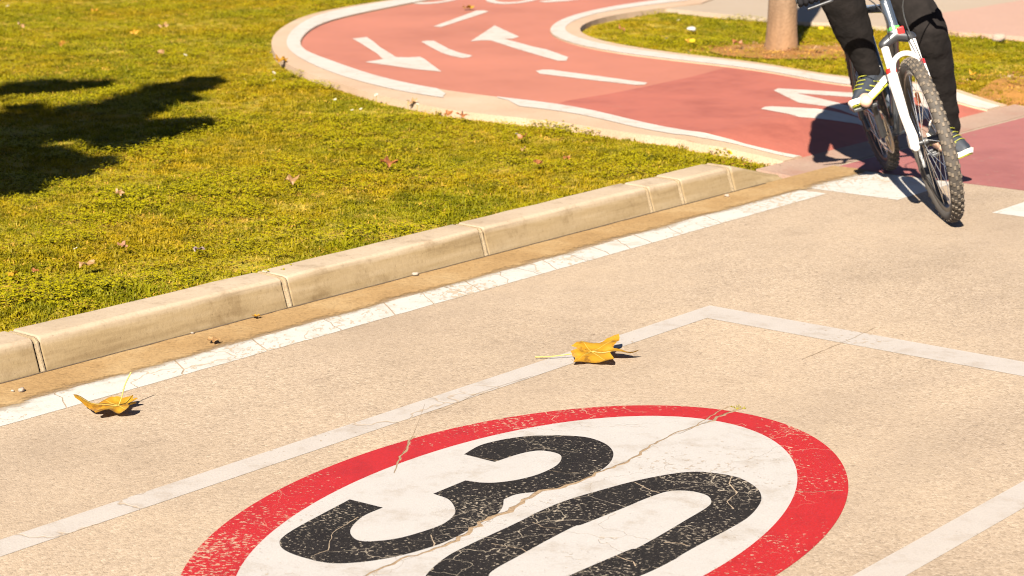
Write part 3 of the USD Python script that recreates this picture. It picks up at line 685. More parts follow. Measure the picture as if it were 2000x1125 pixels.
# cycle crossing
tag(obj('cycle_crossing', sheet(quad(8.075, 10.16, KERB_N + .02, 6), .0006, 1.5, flat=True), 'crossing_red'), 'dull red painted cycle crossing over the road', kind='structure')
sq = [(-4.54, 'dusty white crossing square beside the end of the kerb, under the bicycle shadow'), (-3.69, 'white crossing square at the right edge, beyond the front wheel')]
for n0, lab in sq:
    tag(obj('crossing_square', sheet(quad(7.56, 8.055, n0, n0 + .43), .001, flat=True), 'paint_white'), lab, 'road marking', 'white squares along the cycle crossing')

# lane markings
def mark(name, px, label, group=None, n=0, cat='lane marking', off=.0016, mat='paint_lane_white', holes=()):
    p = trace(px)
    poly = Polygon(spline(p, n, True) if n else p).buffer(0)
    for h in holes:
        poly = poly.difference(Polygon(trace(h)))
    return tag(obj(name, sheet(poly, off, .09), mat), label, cat, group)
z4 = lambda pts: [(500 + x / 3.308, y / 3.308) for x, y in pts]
z5 = lambda pts: [(1000 + x / 2.857, y / 2.857) for x, y in pts]
mark('direction_arrow', z4([(622, 250), (665, 246), (715, 240), (760, 270), (800, 305), (850, 335), (905, 370), (985, 372), (1060, 368), (1085, 380), (1200, 465), (1000, 445), (850, 422), (705, 402), (770, 392), (820, 383), (780, 345), (735, 318), (680, 282)]), 'white arrow on the cycle lane pointing towards the road', 'painted arrows on the cycle lane')
mark('direction_arrow', [(966, 50), (1014, 72), (1000, 76), (985, 76), (1040, 91), (1068, 97), (1110, 112), (1106, 119), (1090, 119), (1068, 113), (1010, 96), (958, 79), (940, 79), (919, 81)], 'white arrow on the cycle lane pointing away round the bend', 'painted arrows on the cycle lane')
mark('centre_dash', z4([(1145, 172), (1195, 176), (1505, 75), (1470, 68), (1425, 70)]), 'short white centre dash beyond the arrows, at the far bend', 'white dashes along the middle of the cycle lane')
mark('centre_dash', z4([(1068, 270), (1105, 264), (1150, 265), (1200, 292), (1250, 318), (1320, 343), (1398, 360), (1375, 372), (1330, 376), (1260, 362), (1200, 342), (1130, 306)]), 'curved white centre dash between the two arrows', 'white dashes along the middle of the cycle lane')
mark('centre_dash', z5([(133, 397), (170, 390), (215, 390), (480, 425), (755, 463), (740, 474), (700, 476), (430, 446), (155, 412)]), 'long white centre dash in front of the upper arrow tail', 'white dashes along the middle of the cycle lane')
mark('centre_dash', [(1486, 213), (1494, 209), (1508, 208), (1679, 241), (1740, 252), (1738, 258), (1725, 258), (1672, 250), (1560, 229)], 'long white centre dash running under the bicycle', 'white dashes along the middle of the cycle lane')
mark('give_way_triangle', [(1511, 177), (1520, 173), (1660, 181), (1812, 183), (1814, 232), (1742, 254), (1668, 233), (1560, 201)], 'white outlined give way triangle painted beside the bicycle', holes=[[(1556, 182.5), (1668, 190.5), (1796, 194), (1798, 226), (1744, 238), (1668, 214)]])
# cycle symbol at the far end of what shows of the lane
def symbol():
    g = []
    a = on_ground(930, -6)[:2]
    ux, uy = np.array([1.0, .02]), np.array([.15, 1.0])
    P = lambda x, y: a + ux * x + uy * y
    for cx in (-.3, .3):
        g.append(Polygon([P(cx + .21 * math.cos(t), .9 + .55 * math.sin(t) - .9) for t in np.linspace(0, 6.283, 40)]).difference(Polygon([P(cx + .15 * math.cos(t), .9 + .42 * math.sin(t) - .9) for t in np.linspace(0, 6.283, 40)])))
    for p, q in (((-.3, 0), (-.12, .9)), ((-.12, .9), (.0, 0)), ((.0, 0), (-.3, 0)), ((-.12, .9), (.22, .95)), ((.0, 0), (.22, .95)), ((.22, .95), (.3, 0)), ((.22, .95), (.16, 1.25)), ((-.22, 1.0), (-.04, 1.0))):
        g.append(LineString([P(*p), P(*q)]).buffer(.03))
    return unary_union(g)
tag(obj('cycle_symbol', sheet(symbol().intersection(lane_all), .002, .25), 'paint_lane_white'), 'white bicycle symbol on the lane at the top edge', 'lane marking')
mark('centre_dash', [(1052, 3), (1066, 5), (1110, 2), (1150, -4), (1135, -6), (1100, -3)], 'sliver of white dash at the top edge of the lane', 'white dashes along the middle of the cycle lane')

# ------------------------------------------------------------------ grass: real blades in tufts
rs = np.random.RandomState(11)
def blade_tuft(n, rad, hmin, hmax, lean, wid, seed):
    r = np.random.RandomState(seed)
    v, f = [], []
    for _ in range(n):
        a, q = r.uniform(0, 2 * math.pi), rad * math.sqrt(r.uniform())
        b = np.array([q * math.cos(a), q * math.sin(a), -.008])
        h = r.uniform(hmin, hmax); az = r.uniform(0, 2 * math.pi); l = r.uniform(.2, 1) * lean
        d = np.array([math.cos(az), math.sin(az), 0]); s = np.array([-d[1], d[0], 0]) * wid * r.uniform(.6, 1.2)
        tw = r.uniform(-.6, .6); s = s * math.cos(tw) + np.array([0, 0, 1]) * np.linalg.norm(s) * math.sin(tw)
        p1 = b + d * h * l * .35 + np.array([0, 0, h * .6]); p2 = b + d * h * l + np.array([0, 0, h * (1 - .35 * l)])
        k = len(v)
        v += [b - s, b + s, p1 - s * .85, p1 + s * .85, p2]
        f += [(k, k + 1, k + 3), (k, k + 3, k + 2), (k + 2, k + 3, k + 4)]
    return trimesh.Trimesh(v, f, process=False)
def clover_tuft(n, rad, seed):
    r = np.random.RandomState(seed)
    v, f = [], []
    for _ in range(n):
        a, q = r.uniform(0, 2 * math.pi), rad * math.sqrt(r.uniform())
        c = np.array([q * math.cos(a), q * math.sin(a), r.uniform(.012, .034)]); az = r.uniform(0, 2 * math.pi)
        for j in range(3):
            t = az + j * 2.094; s = r.uniform(.004, .0075)
            d = np.array([math.cos(t), math.sin(t), r.uniform(-.35, .25)]); o = np.array([-math.sin(t), math.cos(t), r.uniform(-.3, .3)])
            k = len(v)
            v += [c, c + d * s * .7 - o * s * .55, c + d * s * 1.3, c + d * s * .7 + o * s * .55]
            f += [(k, k + 1, k + 2), (k, k + 2, k + 3)]
    return trimesh.Trimesh(v, f, process=False)
gi = UsdGeom.PointInstancer.Define(stage, '/World/grass')
tag(gi, 'short yellowish green grass of the lawns', 'grass', kind='stuff')
protos = []
defs = [('grass_tuft', blade_tuft(46, .046, .012, .028, 1.15, .0022, s), 'grass') for s in range(6)] + \
       [('tall_tuft', blade_tuft(26, .035, .022, .042, .9, .0024, 20 + s), 'grass') for s in range(2)] + \
       [('clover_tuft', clover_tuft(26, .05, 40 + s), 'clover') for s in range(2)] + \
       [('straw_tuft', blade_tuft(14, .05, .012, .03, 1.5, .0016, 60), 'straw')]
for i, (nm, m, mt) in enumerate(defs):
    p = usdkit.mesh(stage, numbered(f'/World/grass/{nm}'), m, f'/World/Looks/{mt}')
    protos.append(p.GetPath())
gi.CreatePrototypesRel().SetTargets(protos)
def scatter(region, spacing):
    x0, y0, x1, y1 = region.bounds
    nx, ny = int((x1 - x0) / spacing) + 1, int((y1 - y0) / spacing) + 1
    X, Y = np.meshgrid(x0 + np.arange(nx) * spacing, y0 + np.arange(ny) * spacing)
    P = np.column_stack([X.ravel(), Y.ravel()]) + rs.uniform(-.5, .5, (nx * ny, 2)) * spacing * 1.3
    return P[shapely.contains_xy(region, P[:, 0], P[:, 1])]
view = Polygon([(-2.6, 4.0), (-5.2, 17.5), (-4.5, 21), (6.5, 21), (4.6, 9.5), (2.2, 9.0), (-.2, 5.0)])
grass_zone = lawn_open.intersection(view).buffer(-.012)
near_zone = grass_zone.intersection(sbox(-20, 0, 20, 11.5)); far_zone = grass_zone.difference(sbox(-20, 0, 20, 11.5))
P = np.vstack([scatter(near_zone, .037), scatter(far_zone, .045)])
keep = np.ones(len(P), bool)
for p in patches:
    inside = shapely.contains_xy(p, P[:, 0], P[:, 1])
    dist = shapely.distance(p.exterior, shapely.points(P))
    keep &= ~(inside & (rs.uniform(size=len(P)) > .16 + .75 * np.exp(-(dist / .10) ** 2)))
thin_n = meshkit.fbm(np.column_stack([P * 2.4, np.zeros(len(P))]), 3, 8)
keep &= rs.uniform(size=len(P)) < np.clip(2.2 - 2.2 * thin_n, .55, 1)
P = P[keep]
cl = meshkit.fbm(np.column_stack([P * 3.1, np.zeros(len(P))]), 3, 21)
u = rs.uniform(size=len(P))
idx = np.where(u < .06, 10, np.where((cl > .50) & (u < .30), 8 + rs.randint(0, 2, len(P)), np.where(u > .93, 6 + rs.randint(0, 2, len(P)), rs.randint(0, 6, len(P)))))
z = ground(P[:, 0], P[:, 1]) - .03 + uneven(np.column_stack([P, np.zeros(len(P))]))
sc = rs.uniform(.75, 1.2, len(P)) * (.82 + .5 * meshkit.noise(np.column_stack([P * 4.0, np.zeros(len(P))]), 5))
ang = rs.uniform(0, 2 * math.pi, len(P))
gi.CreatePositionsAttr(Vt.Vec3fArray.FromNumpy(np.column_stack([P, z]).astype(np.float32)))
gi.CreateProtoIndicesAttr(Vt.IntArray.FromNumpy(idx.astype(np.int32)))
gi.CreateScalesAttr(Vt.Vec3fArray.FromNumpy(np.repeat(sc[:, None], 3, 1).astype(np.float32)))
gi.CreateOrientationsAttr(Vt.QuathArray([Gf.Quath(float(math.cos(a / 2)), 0, 0, float(math.sin(a / 2))) for a in ang]))

li = UsdGeom.PointInstancer.Define(stage, '/World/ground_litter')
tag(li, 'dry brown bits and straw lying on the bare earth', 'plant litter', kind='stuff')
lp = [usdkit.mesh(stage, f'/World/ground_litter/litter_{a}', blade_tuft(12, .06, .006, .014, 2.4, .0032, sd), f'/World/Looks/{mt}').GetPath() for a, sd, mt in (('rusty', 90, 'leaf_rust'), ('straw', 91, 'straw'), ('tan', 92, 'leaf_tan'))]
li.CreatePrototypesRel().SetTargets(lp)
LP = np.vstack([scatter(p.buffer(.12), .055) for p in patches])
LP = LP[shapely.contains_xy(lawn_open, LP[:, 0], LP[:, 1])]
LP = LP[rs.uniform(size=len(LP)) < .32]
a = rs.uniform(0, 6.283, len(LP))
li.CreatePositionsAttr(Vt.Vec3fArray.FromNumpy(np.column_stack([LP, ground(LP[:, 0], LP[:, 1]) - .006]).astype(np.float32)))
li.CreateProtoIndicesAttr(Vt.IntArray.FromNumpy(rs.choice([0, 1, 2], len(LP), p=[.5, .2, .3]).astype(np.int32)))
li.CreateScalesAttr(Vt.Vec3fArray.FromNumpy(np.repeat(rs.uniform(.6, 1.2, (len(LP), 1)), 3, 1).astype(np.float32)))
li.CreateOrientationsAttr(Vt.QuathArray([Gf.Quath(float(math.cos(q / 2)), 0, 0, float(math.sin(q / 2))) for q in a]))

# ------------------------------------------------------------------ trees
def tree_trunk(h, r0, r1, seed, lean=(0, 0), flare=1.35, n=28):
    v, f = [], []
    zs = np.concatenate([np.linspace(-.15, .5, 14), np.linspace(.6, h, 16)])
    for i, zz in enumerate(zs):
        t = max(zz, 0) / h
        r = r0 + (r1 - r0) * t + r0 * (flare - 1) * math.exp(-max(zz, 0) / .10)
        for k in range(n):
            a = 2 * math.pi * k / n
            q = r * (1 + .07 * (meshkit.noise(np.array([math.cos(a) * 1.6 + 5, math.sin(a) * 1.6 + 5, zz * 2.2 + seed])) - .5) * 2)
            v.append((q * math.cos(a) + lean[0] * t, q * math.sin(a) + lean[1] * t, zz))
    for i in range(len(zs) - 1):
        for k in range(n):
            a, b = i * n + k, i * n + (k + 1) % n
            f += [(a, b, b + n), (a, b + n, a + n)]
    return trimesh.Trimesh(v, f, process=False)
def leaf_cloud(centers, count, size, seed):
    """Many small folded leaves spread through ellipsoids (centre, radii)."""
    r = np.random.RandomState(seed)
    V, Fc = [], []
    vol = np.array([c[1][0] * c[1][1] * c[1][2] for c in centers]) ** .67
    w = vol / vol.sum()
    for (c, rad), share in zip(centers, w):
        for _ in range(max(20, int(count * share))):
            d = r.normal(size=3); d /= np.linalg.norm(d)
            q = np.array(c) + d * np.array(rad) * r.uniform(.05, 1.0) ** .55
            a = r.normal(size=3); a /= np.linalg.norm(a)
            b = np.cross(a, r.normal(size=3)); b /= np.linalg.norm(b)
            s = size * r.uniform(.6, 1.25); nn = np.cross(a, b) * s * .2
            k = len(V)
            V += [q - a * s, q - a * s * .1 + b * s * .75 + nn, q + a * s, q - a * s * .1 - b * s * .75 + nn]
            Fc += [(k, k + 1, k + 2), (k, k + 2, k + 3)]
    return trimesh.Trimesh(V, Fc, process=False)
def limbs(base, targets, r, seed):
    rr = np.random.RandomState(seed)
    ms = []
    for t in targets:
        t = np.array(t, float); b = np.array(base, float) + np.array([0, 0, rr.uniform(-.4, .5)])
        mid = b * .5 + t * .5 + np.array([rr.uniform(-.15, .15), rr.uniform(-.15, .15), rr.uniform(-.1, .25)])
        pts = spline([b, mid, t], 6)
        ms.append(tube(pts, np.linspace(r * rr.uniform(.7, 1), .012, len(pts)), 8))
    return join(*ms)

# the tree beside the lane
tb = on_ground(1527, 89)
t1 = thing('plane_tree', 'pale barked tree trunk standing in the grass strip behind the cyclist', 'tree', loc=(tb[0], tb[1], tb[2] - .03))
obj('trunk', tree_trunk(2.7, .090, .075, 3, lean=(-.02, .05), flare=1.22), 'bark', t1, smooth=True)
cc = []
rr = np.random.RandomState(4)
for i in range(16):
    a = i * 2.4; q = 1.25 * math.sqrt((i + .5) / 16)
    cc.append(((q * math.cos(a), q * math.sin(a) + .05, 4.0 + rr.uniform(-.9, 1.4)), (rr.uniform(.4, .65), rr.uniform(.4, .65), rr.uniform(.35, .55))))
obj('limbs', limbs((-.02, .05, 2.6), [c[0] for c in cc], .04, 5), 'bark', t1, smooth=True)
obj('crown', leaf_cloud(cc, 9000, .06, 6), 'tree_leaves', t1)

# the tree whose crown throws the shadow on the lawn; it stands on the lawn left of the view
shadow_px = [(60, 235, 150, 62), (185, 222, 120, 48), (262, 200, 80, 32), (325, 178, 50, 20), (362, 158, 34, 12), (396, 149, 15, 6), (275, 252, 78, 26), (338, 234, 45, 14), (372, 232, 16, 7),
             (125, 153, 75, 11), (60, 158, 40, 6), (70, 286, 60, 9), (0, 322, 30, 6), (64, 336, 16, 5), (108, 302, 20, 4), (172, 308, 6, 4), (-100, 225, 110, 42), (-220, 230, 130, 55), (-320, 200, 120, 70)]
clumps = []
rr = np.random.RandomState(9)
back = np.array([TO_SUN[0], TO_SUN[1]]) / TO_SUN[2]
for cx, cy, rx, ry in shadow_px:
    p = on_ground(cx, cy)
    e1 = on_ground(cx + rx, cy); e2 = on_ground(cx, cy - ry)
    h = rr.uniform(2.9, 3.7)
    c = np.array([p[0] + back[0] * h, p[1] + back[1] * h, h])
    ra, rb = abs(e1[0] - p[0]), np.hypot(*(e2 - p)[:2])
    sin = TO_SUN[2]
    clumps.append((c, (ra * .84, max(.09, rb * .46), max(.08, rb * .38 * TO_SUN[2]))))
for k in range(len(clumps)):
    c, rad = clumps[k]
    for _ in range(15):
        d = rr.normal(size=3); d /= np.linalg.norm(d)
        q = rr.uniform(.04, .13)
        clumps.append((c + d * np.array(rad) * rr.uniform(.85, 1.25), (q, q * rr.uniform(.5, 1), q * .5)))
tc = np.array([np.mean([c[0][0] for c in clumps]) - .55, np.mean([c[0][1] for c in clumps]), .07])
t2 = thing('plane_tree', 'leafy tree left of the view that shades the lawn', 'tree', loc=tc)
rel = [(c - tc, r) for c, r in clumps]
obj('trunk', tree_trunk(2.3, .12, .09, 8), 'bark', t2, smooth=True)
obj('limbs', limbs((0, 0, 2.3), [c for c, r in rel[:20]], .045, 7), 'bark', t2, smooth=True)
obj('crown', leaf_cloud(rel, 6500, .085, 12), 'tree_leaves', t2)

# ------------------------------------------------------------------ fallen leaves, flowers, stones
def plane_leaf(size, seed, curl=.5, fold=.3, rings=8, nth=90, veins=False):
    """A lobed leaf blade from its stalk end: (mesh, stalk point)."""
    r = np.random.RandomState(seed)
    lobes = [(math.radians(a), l, w) for a, l, w in ((0, 1.0, .52), (56, .90, .48), (-56, .90, .48), (114, .70, .42), (-114, .70, .42))]
    th = np.linspace(-math.pi, math.pi, nth, endpoint=False)
    R = np.full(nth, .50)
    for a, l, w in lobes:
        dd = (th - a + math.pi) % (2 * math.pi) - math.pi
        R = np.maximum(R, l * (1 + r.uniform(-.08, .08)) * np.exp(-(np.abs(dd) / w) ** 1.35 * .75))
    R *= 1 + .075 * np.abs(np.sin(th * 9.5 + r.uniform(0, 6))) + r.uniform(-.03, .03, nth)
    R = np.where(np.abs(th) > 2.65, R * .45, R)
    p1, p2, p3 = r.uniform(0, 6, 3)
    v = [(0, 0, 0)]
    for i in range(1, rings + 1):
        s = i / rings
        for t, q in zip(th, R):
            x, y = s * q * math.cos(t), s * q * math.sin(t)
            zz = fold * abs(y) * .6 + curl * (x - .1) ** 2 * .5 + .20 * curl * s * s * math.sin(3 * t + p1) + .16 * s * s * math.sin(5 * t + p2) * curl + .05 * math.sin(9 * x + p3) * s + .04 * math.sin(11 * y + p1) * s
            v.append((x, y, zz))
    f = []
    for k in range(nth):
        f.append((0, 1 + k, 1 + (k + 1) % nth))
    for i in range(rings - 1):
        for k in range(nth):
            a, b = 1 + i * nth + k, 1 + i * nth + (k + 1) % nth
            f += [(a, a + nth, b), (b, a + nth, b + nth)]
    v = np.array(v) * size
    m = trimesh.Trimesh(v, f, process=False)
    if not veins:
        return m
    vs = []
    for a, l, w in lobes:
        k = int(round((a + math.pi) / (2 * math.pi) * nth)) % nth
        line = np.array([v[0]] + [v[1 + i * nth + k] for i in range(rings - 1)]) + np.array([0, 0, .0004])
        vs.append(tube(line, np.linspace(.0011, .0003, len(line)), 5))
    return m, join(*vs)
def settle(m, lift=.001):
    m.apply_translation((0, 0, lift - m.vertices[:, 2].min()))
    return m

# two big leaves on the road
p = on_ground(1168, 700, True)
t = thing('fallen_leaf', 'large curled golden leaf on the box outline, stalk pointing left', 'leaf', 'golden leaves lying on the road', loc=(p[0] - .020, p[1] - .002, .005))
m, vn = plane_leaf(.135, 3, curl=.22, fold=.03, veins=True); [q.apply_transform(rotm([1, 0, 0], .10) @ rotm([0, 0, 1], -.10)) for q in (m, vn)]; vn.apply_translation((0, 0, .002 - m.vertices[:, 2].min())); zmin = m.vertices[:, 2].min(); settle(m, .002)
b = obj('blade', m, 'leaf_golden', t, smooth=True); obj('veins', vn, 'leaf_stem', b)
obj('stalk', tube(spline([(.0, 0, -zmin + .002), (-.045, -.004, .012), (-.115, -.012, .005), (-.165, -.016, .004)], 6), np.linspace(.0011, .0019, 19), 7), 'leaf_stem', t, smooth=True)
p = on_ground(232, 806, True)
t = thing('fallen_leaf', 'yellow leaf on the road by the edge line, stalk standing upright', 'leaf', 'golden leaves lying on the road', loc=(p[0], p[1], .005))
m, vn = plane_leaf(.112, 15, curl=.34, fold=.06, veins=True); [q.apply_transform(rotm([1, 0, 0], -.04) @ rotm([0, 0, 1], math.pi * 1.04)) for q in (m, vn)]; vn.apply_translation((0, 0, .002 - m.vertices[:, 2].min())); zmin = m.vertices[:, 2].min(); settle(m, .002)
b = obj('blade', m, 'leaf_yellow', t, smooth=True); obj('veins', vn, 'leaf_stem', b)
obj('stalk', tube(spline([(0, 0, -zmin + .002), (.008, .006, .035), (.018, .012, .07), (.034, .02, .102)], 6), np.linspace(.0010, .0019, 19), 7), 'leaf_stem', t, smooth=True)

lawn_leaves = [(167, 524, .055, 'leaf_tan', 'tan curled leaf on the lawn near the kerb, its underside dark'), (567, 363, .058, 'leaf_tan', 'pale tan leaf flat on the lawn in the middle of the grass'),
               (238, 486, .034, 'leaf_pink', 'small pinkish leaf on the lawn near the kerb'), (388, 494, .036, 'leaf_purple', 'greyish purple leaf on the lawn above the kerb'),
               (1049, 322, .046, 'leaf_rust', 'rust coloured leaf on the lawn above the end of the kerb'), (1105, 313, .036, 'leaf_rust', 'narrow rust leaf on the lawn nearest the end of the kerb'),
               (1023, 272, .042, 'leaf_rust', 'rust leaf on the lawn beside a white daisy'), (1023, 296, .03, 'leaf_tan', 'small tan leaf on the lawn between two rust leaves'),
               (874, 227, .048, 'leaf_rust', 'left of two rust leaves against the lane edging'), (902, 230, .055, 'leaf_rust', 'right of two rust leaves against the lane edging'),
               (756, 328, .075, 'leaf_rust', 'broken brown leaf in the middle of the lawn'), (549, 124, .07, 'leaf_golden', 'golden leaf against the tip of the lane bend'),
               (806, 205, .045, 'leaf_tan', 'tan leaf among daisies under the lane edging'), (232, 384, .035, 'leaf_tan', 'small tan leaf on the left lawn below the tree shadow'),
               (40, 55, .05, 'leaf_tan', 'pale leaf on the far left lawn'), (318, 55, .05, 'leaf_tan', 'pale leaf on the far lawn above the tree shadow'), (120, 92, .05, 'leaf_golden', 'golden leaf on the far lawn above the tree shadow'),
               (262, 68, .05, 'leaf_golden', 'orange leaf on the far lawn'), (185, 24, .05, 'leaf_golden', 'orange leaf near the top of the far lawn'), (22, 543, .03, 'leaf_golden', 'small orange leaf on the lawn at the left edge'),
               (70, 535, .026, 'leaf_rust', 'tiny rust leaf on the lawn left of the tan curled leaf'), (316, 106, .045, 'leaf_tan', 'tan leaf on the lawn just above the tree shadow'), (1215, 62, .05, 'leaf_rust', 'rust leaf on the inner lawn of the bend'),
               (1440, 90, .06, 'leaf_rust', 'rust leaf on the bare earth left of the trunk'), (1600, 98, .05, 'leaf_tan', 'tan leaf on the bare earth right of the trunk'), (1900, 150, .05, 'leaf_golden', 'orange leaf on the lawn right of the cyclist'),
               (1345, 85, .05, 'leaf_golden', 'golden leaf on the inner lawn left of the bare earth')]
for i, (px, py, s, mt, lab) in enumerate(lawn_leaves):
    p = on_ground(px, py)
    m = plane_leaf(s * (.85 if py < 130 else .72), 100 + i, curl=.8, fold=.08, rings=5, nth=40)
    rr = np.random.RandomState(200 + i)
    m.apply_transform(rotm([0, 0, 1], rr.uniform(0, 6.28))); m.apply_transform(rotm([1, 0, 0], rr.uniform(-.05, .35))); m.apply_transform(rotm([0, 1, 0], rr.uniform(-.3, .3)))
    settle(m); m.apply_translation((p[0], p[1], p[2] + .004))
    tag(obj('fallen_leaf', m, mt, smooth=True), lab, 'leaf', 'dead leaves on the lawn')
for px, py, s, mt, lab in [(911, 20, .06, 'leaf_golden', 'orange leaf on the red cycle lane'), (416, 675, .028, 'leaf_tan', 'tan leaf scrap in the gutter sand'), (501, 625, .02, 'leaf_golden', 'tiny orange leaf scrap at the foot of the kerb')]:
    p = on_ground(px, py, py > 400)
    m = settle(plane_leaf(s, int(px), curl=.5, fold=.4, rings=4, nth=36), .003); m.apply_transform(rotm([0, 0, 1], px)); m.apply_translation((p[0], p[1], p[2] + .009))
    tag(obj('fallen_leaf', m, mt, smooth=True), lab, 'leaf', 'dead leaves on the lane and road')

def flower(name, petals, rp, mat_p, mat_c, px, py, label, group, h=.035):
    p = on_ground(px, py)
    t = thing(name, label, 'flower', group, loc=(p[0], p[1], p[2] - .025))
    rr = np.random.RandomState(int(px * 7 + py))
    tilt = rotm([rr.uniform(-1, 1), rr.uniform(-1, 1), 0.01], rr.uniform(.2, .7))
    ms = []
    for k in range(petals):
        a = 2 * math.pi * k / petals; d = np.array([math.cos(a), math.sin(a), .15]); o = np.array([-math.sin(a), math.cos(a), 0]) * rp * .28
        ms.append(trimesh.Trimesh([d * rp * .15, d * rp * .6 - o, d * rp + np.array([0, 0, .001]), d * rp * .6 + o], [(0, 1, 2), (0, 2, 3)], process=False))
    m = join(*ms); m.apply_transform(tilt); m.apply_translation((0, 0, h + .012))
    obj('petals', m, mat_p, t)
    c = trimesh.creation.icosphere(1, rp * .26); c.apply_scale((1, 1, .6)); c.apply_translation((0, 0, .002)); c.apply_transform(tilt); c.apply_translation((0, 0, h + .012))
    obj('flower_head', c, mat_c, t, smooth=True)
    obj('stem', cyl((0, 0, -.01), (0, 0, h + .011), .0011, 5), 'clover', t)
for px, py in [(655, 203), (535, 150), (535, 165), (688, 224), (705, 222), (860, 250), (362, 115), (650, 203), (1302, 82), (1325, 46), (1611, 106), (1971, 158), (1009, 271), (797, 205), (815, 212), (735, 194), (148, 498), (478, 163), (530, 110), (1280, 60), (15, 18), (1345, 110)]:
    flower('daisy', 11, .0085 if py > 200 else .012, 'petal_white', 'petal_yellow', px, py, 'tiny white daisy in the grass', 'white daisies in the lawns')
for px, py, lab in [(912, 336, 'yellow dandelion in the middle of the lawn'), (910, 397, 'yellow dandelion just above the kerb'), (1603, 62, 'yellow dandelion right of the tree trunk'), (1425, 308, 'yellow dandelion by the end of the lane edging'), (1352, 87, 'yellow dandelion on the inner lawn')]:
    flower('dandelion', 16, .014 if py > 200 else .02, 'petal_yellow', 'petal_yellow', px, py, lab, 'yellow dandelions in the lawns')

def stone(name, px, py, r, mat, label, group=None, squash=.6, flat=False, cat='stone'):
    p = on_ground(px, py, flat)
    m = trimesh.creation.icosphere(2, r)
    d = meshkit.noise(np.array(m.vertices) / r * 1.3 + px) - .5
    m.vertices = np.array(m.vertices) * (1 + .45 * d)[:, None] * np.array([1, .8, squash])
    m.apply_transform(rotm([0, 0, 1], px)); settle(m, 0); m.apply_translation((p[0], p[1], p[2] + (.004 if flat else -.01)))
    tag(obj(name, m, mat, smooth=True), label, cat, group)
stone('pebble', 42, 768, .011, 'pale_stone', 'white pebble in the gutter sand at the left edge', 'pebbles on the road', flat=True)
stone('pebble', 25, 768, .005, 'pebble', 'tiny brown pebble beside the white pebble', 'pebbles on the road', flat=True)
stone('pebble', 811, 541, .012, 'pebble', 'small brown stone at the foot of the kerb', 'pebbles on the road', flat=True)
stone('pebble', 376, 655, .006, 'pale_stone', 'tiny white stone in the gutter sand', 'pebbles on the road', flat=True)
stone('pebble', 1420, 386, .010, 'pale_stone', 'white stone in the gutter near the end of the kerb', 'pebbles on the road', flat=True)
stone('rock', 1951, 78, .045, 'pale_stone', 'pale pinkish rock on the lawn right of the cyclist', squash=.55)
stone('litter_scrap', 1350, 58, .032, 'petal_white', 'white scrap of paper on the inner lawn', squash=.5, cat='litter')
# a weed growing in the crack at the top of the red ring
p = on_ground(1443, 797, True)
m = blade_tuft(18, .018, .005, .012, 1.4, .0016, 77); m.apply_translation((p[0], p[1], .006))
tag(obj('weed', m, 'clover'), 'small yellow green weed in the crack above the red ring', 'weed')

# ------------------------------------------------------------------ bicycle (x forward, y to the rider's left, z up)
BX, BY, YAW, LEAN, STEER = 1.651, 9.143, -1.534, .283, .005
R_Z, R_X = rotm([0, 0, 1], YAW), rotm([1, 0, 0], LEAN)
POSE = trimesh.transformations.translation_matrix([BX, BY, .006]) @ R_Z @ R_X
WR, WB = .327, 1.13
HA = math.radians(69)
UA = np.array([-math.cos(HA), 0, math.sin(HA)])
HUB = np.array([WB, 0, WR]); AXP = HUB - np.array([math.sin(HA), 0, math.cos(HA)]) * .04
STM = trimesh.transformations.rotation_matrix(STEER, UA, AXP)
REAR = np.array([0, 0, WR]); BB = np.array([.465, 0, .258]); SEAT = np.array([.30, 0, .79])
bike = thing('bicycle', 'dark blue grey mountain bike with white fork leaning into the turn', 'bicycle', matrix=POSE)
def steered(m):
    m.apply_transform(STM); return m
def torus(R, r, n=72, k=12, squash=1.0):
    v, f = [], []
    for i in range(n):
        a = 2 * math.pi * i / n
        for j in range(k):
            b = 2 * math.pi * j / k
            q = R + r * math.cos(b)
            v.append((q * math.cos(a), r * squash * math.sin(b), q * math.sin(a)))
    for i in range(n):
        for j in range(k):
            a, b, c, d = i * k + j, i * k + (j + 1) % k, ((i + 1) % n) * k + j, ((i + 1) % n) * k + (j + 1) % k
            f += [(a, c, b), (b, c, d)]
    return trimesh.Trimesh(v, f, process=False)
def lathe(profile, n=72):
    """Rings round the y axis: profile of (radius, y)."""
    v, f = [], []
    k = len(profile)
    for i in range(n):
        a = 2 * math.pi * i / n
        for q, y in profile:
            v.append((q * math.cos(a), y, q * math.sin(a)))
    for i in range(n):
        for j in range(k - 1):
            a, b, c, d = i * k + j, i * k + j + 1, ((i + 1) % n) * k + j, ((i + 1) % n) * k + j + 1
            f += [(a, b, c), (b, d, c)]
    return trimesh.Trimesh(v, f, process=False)
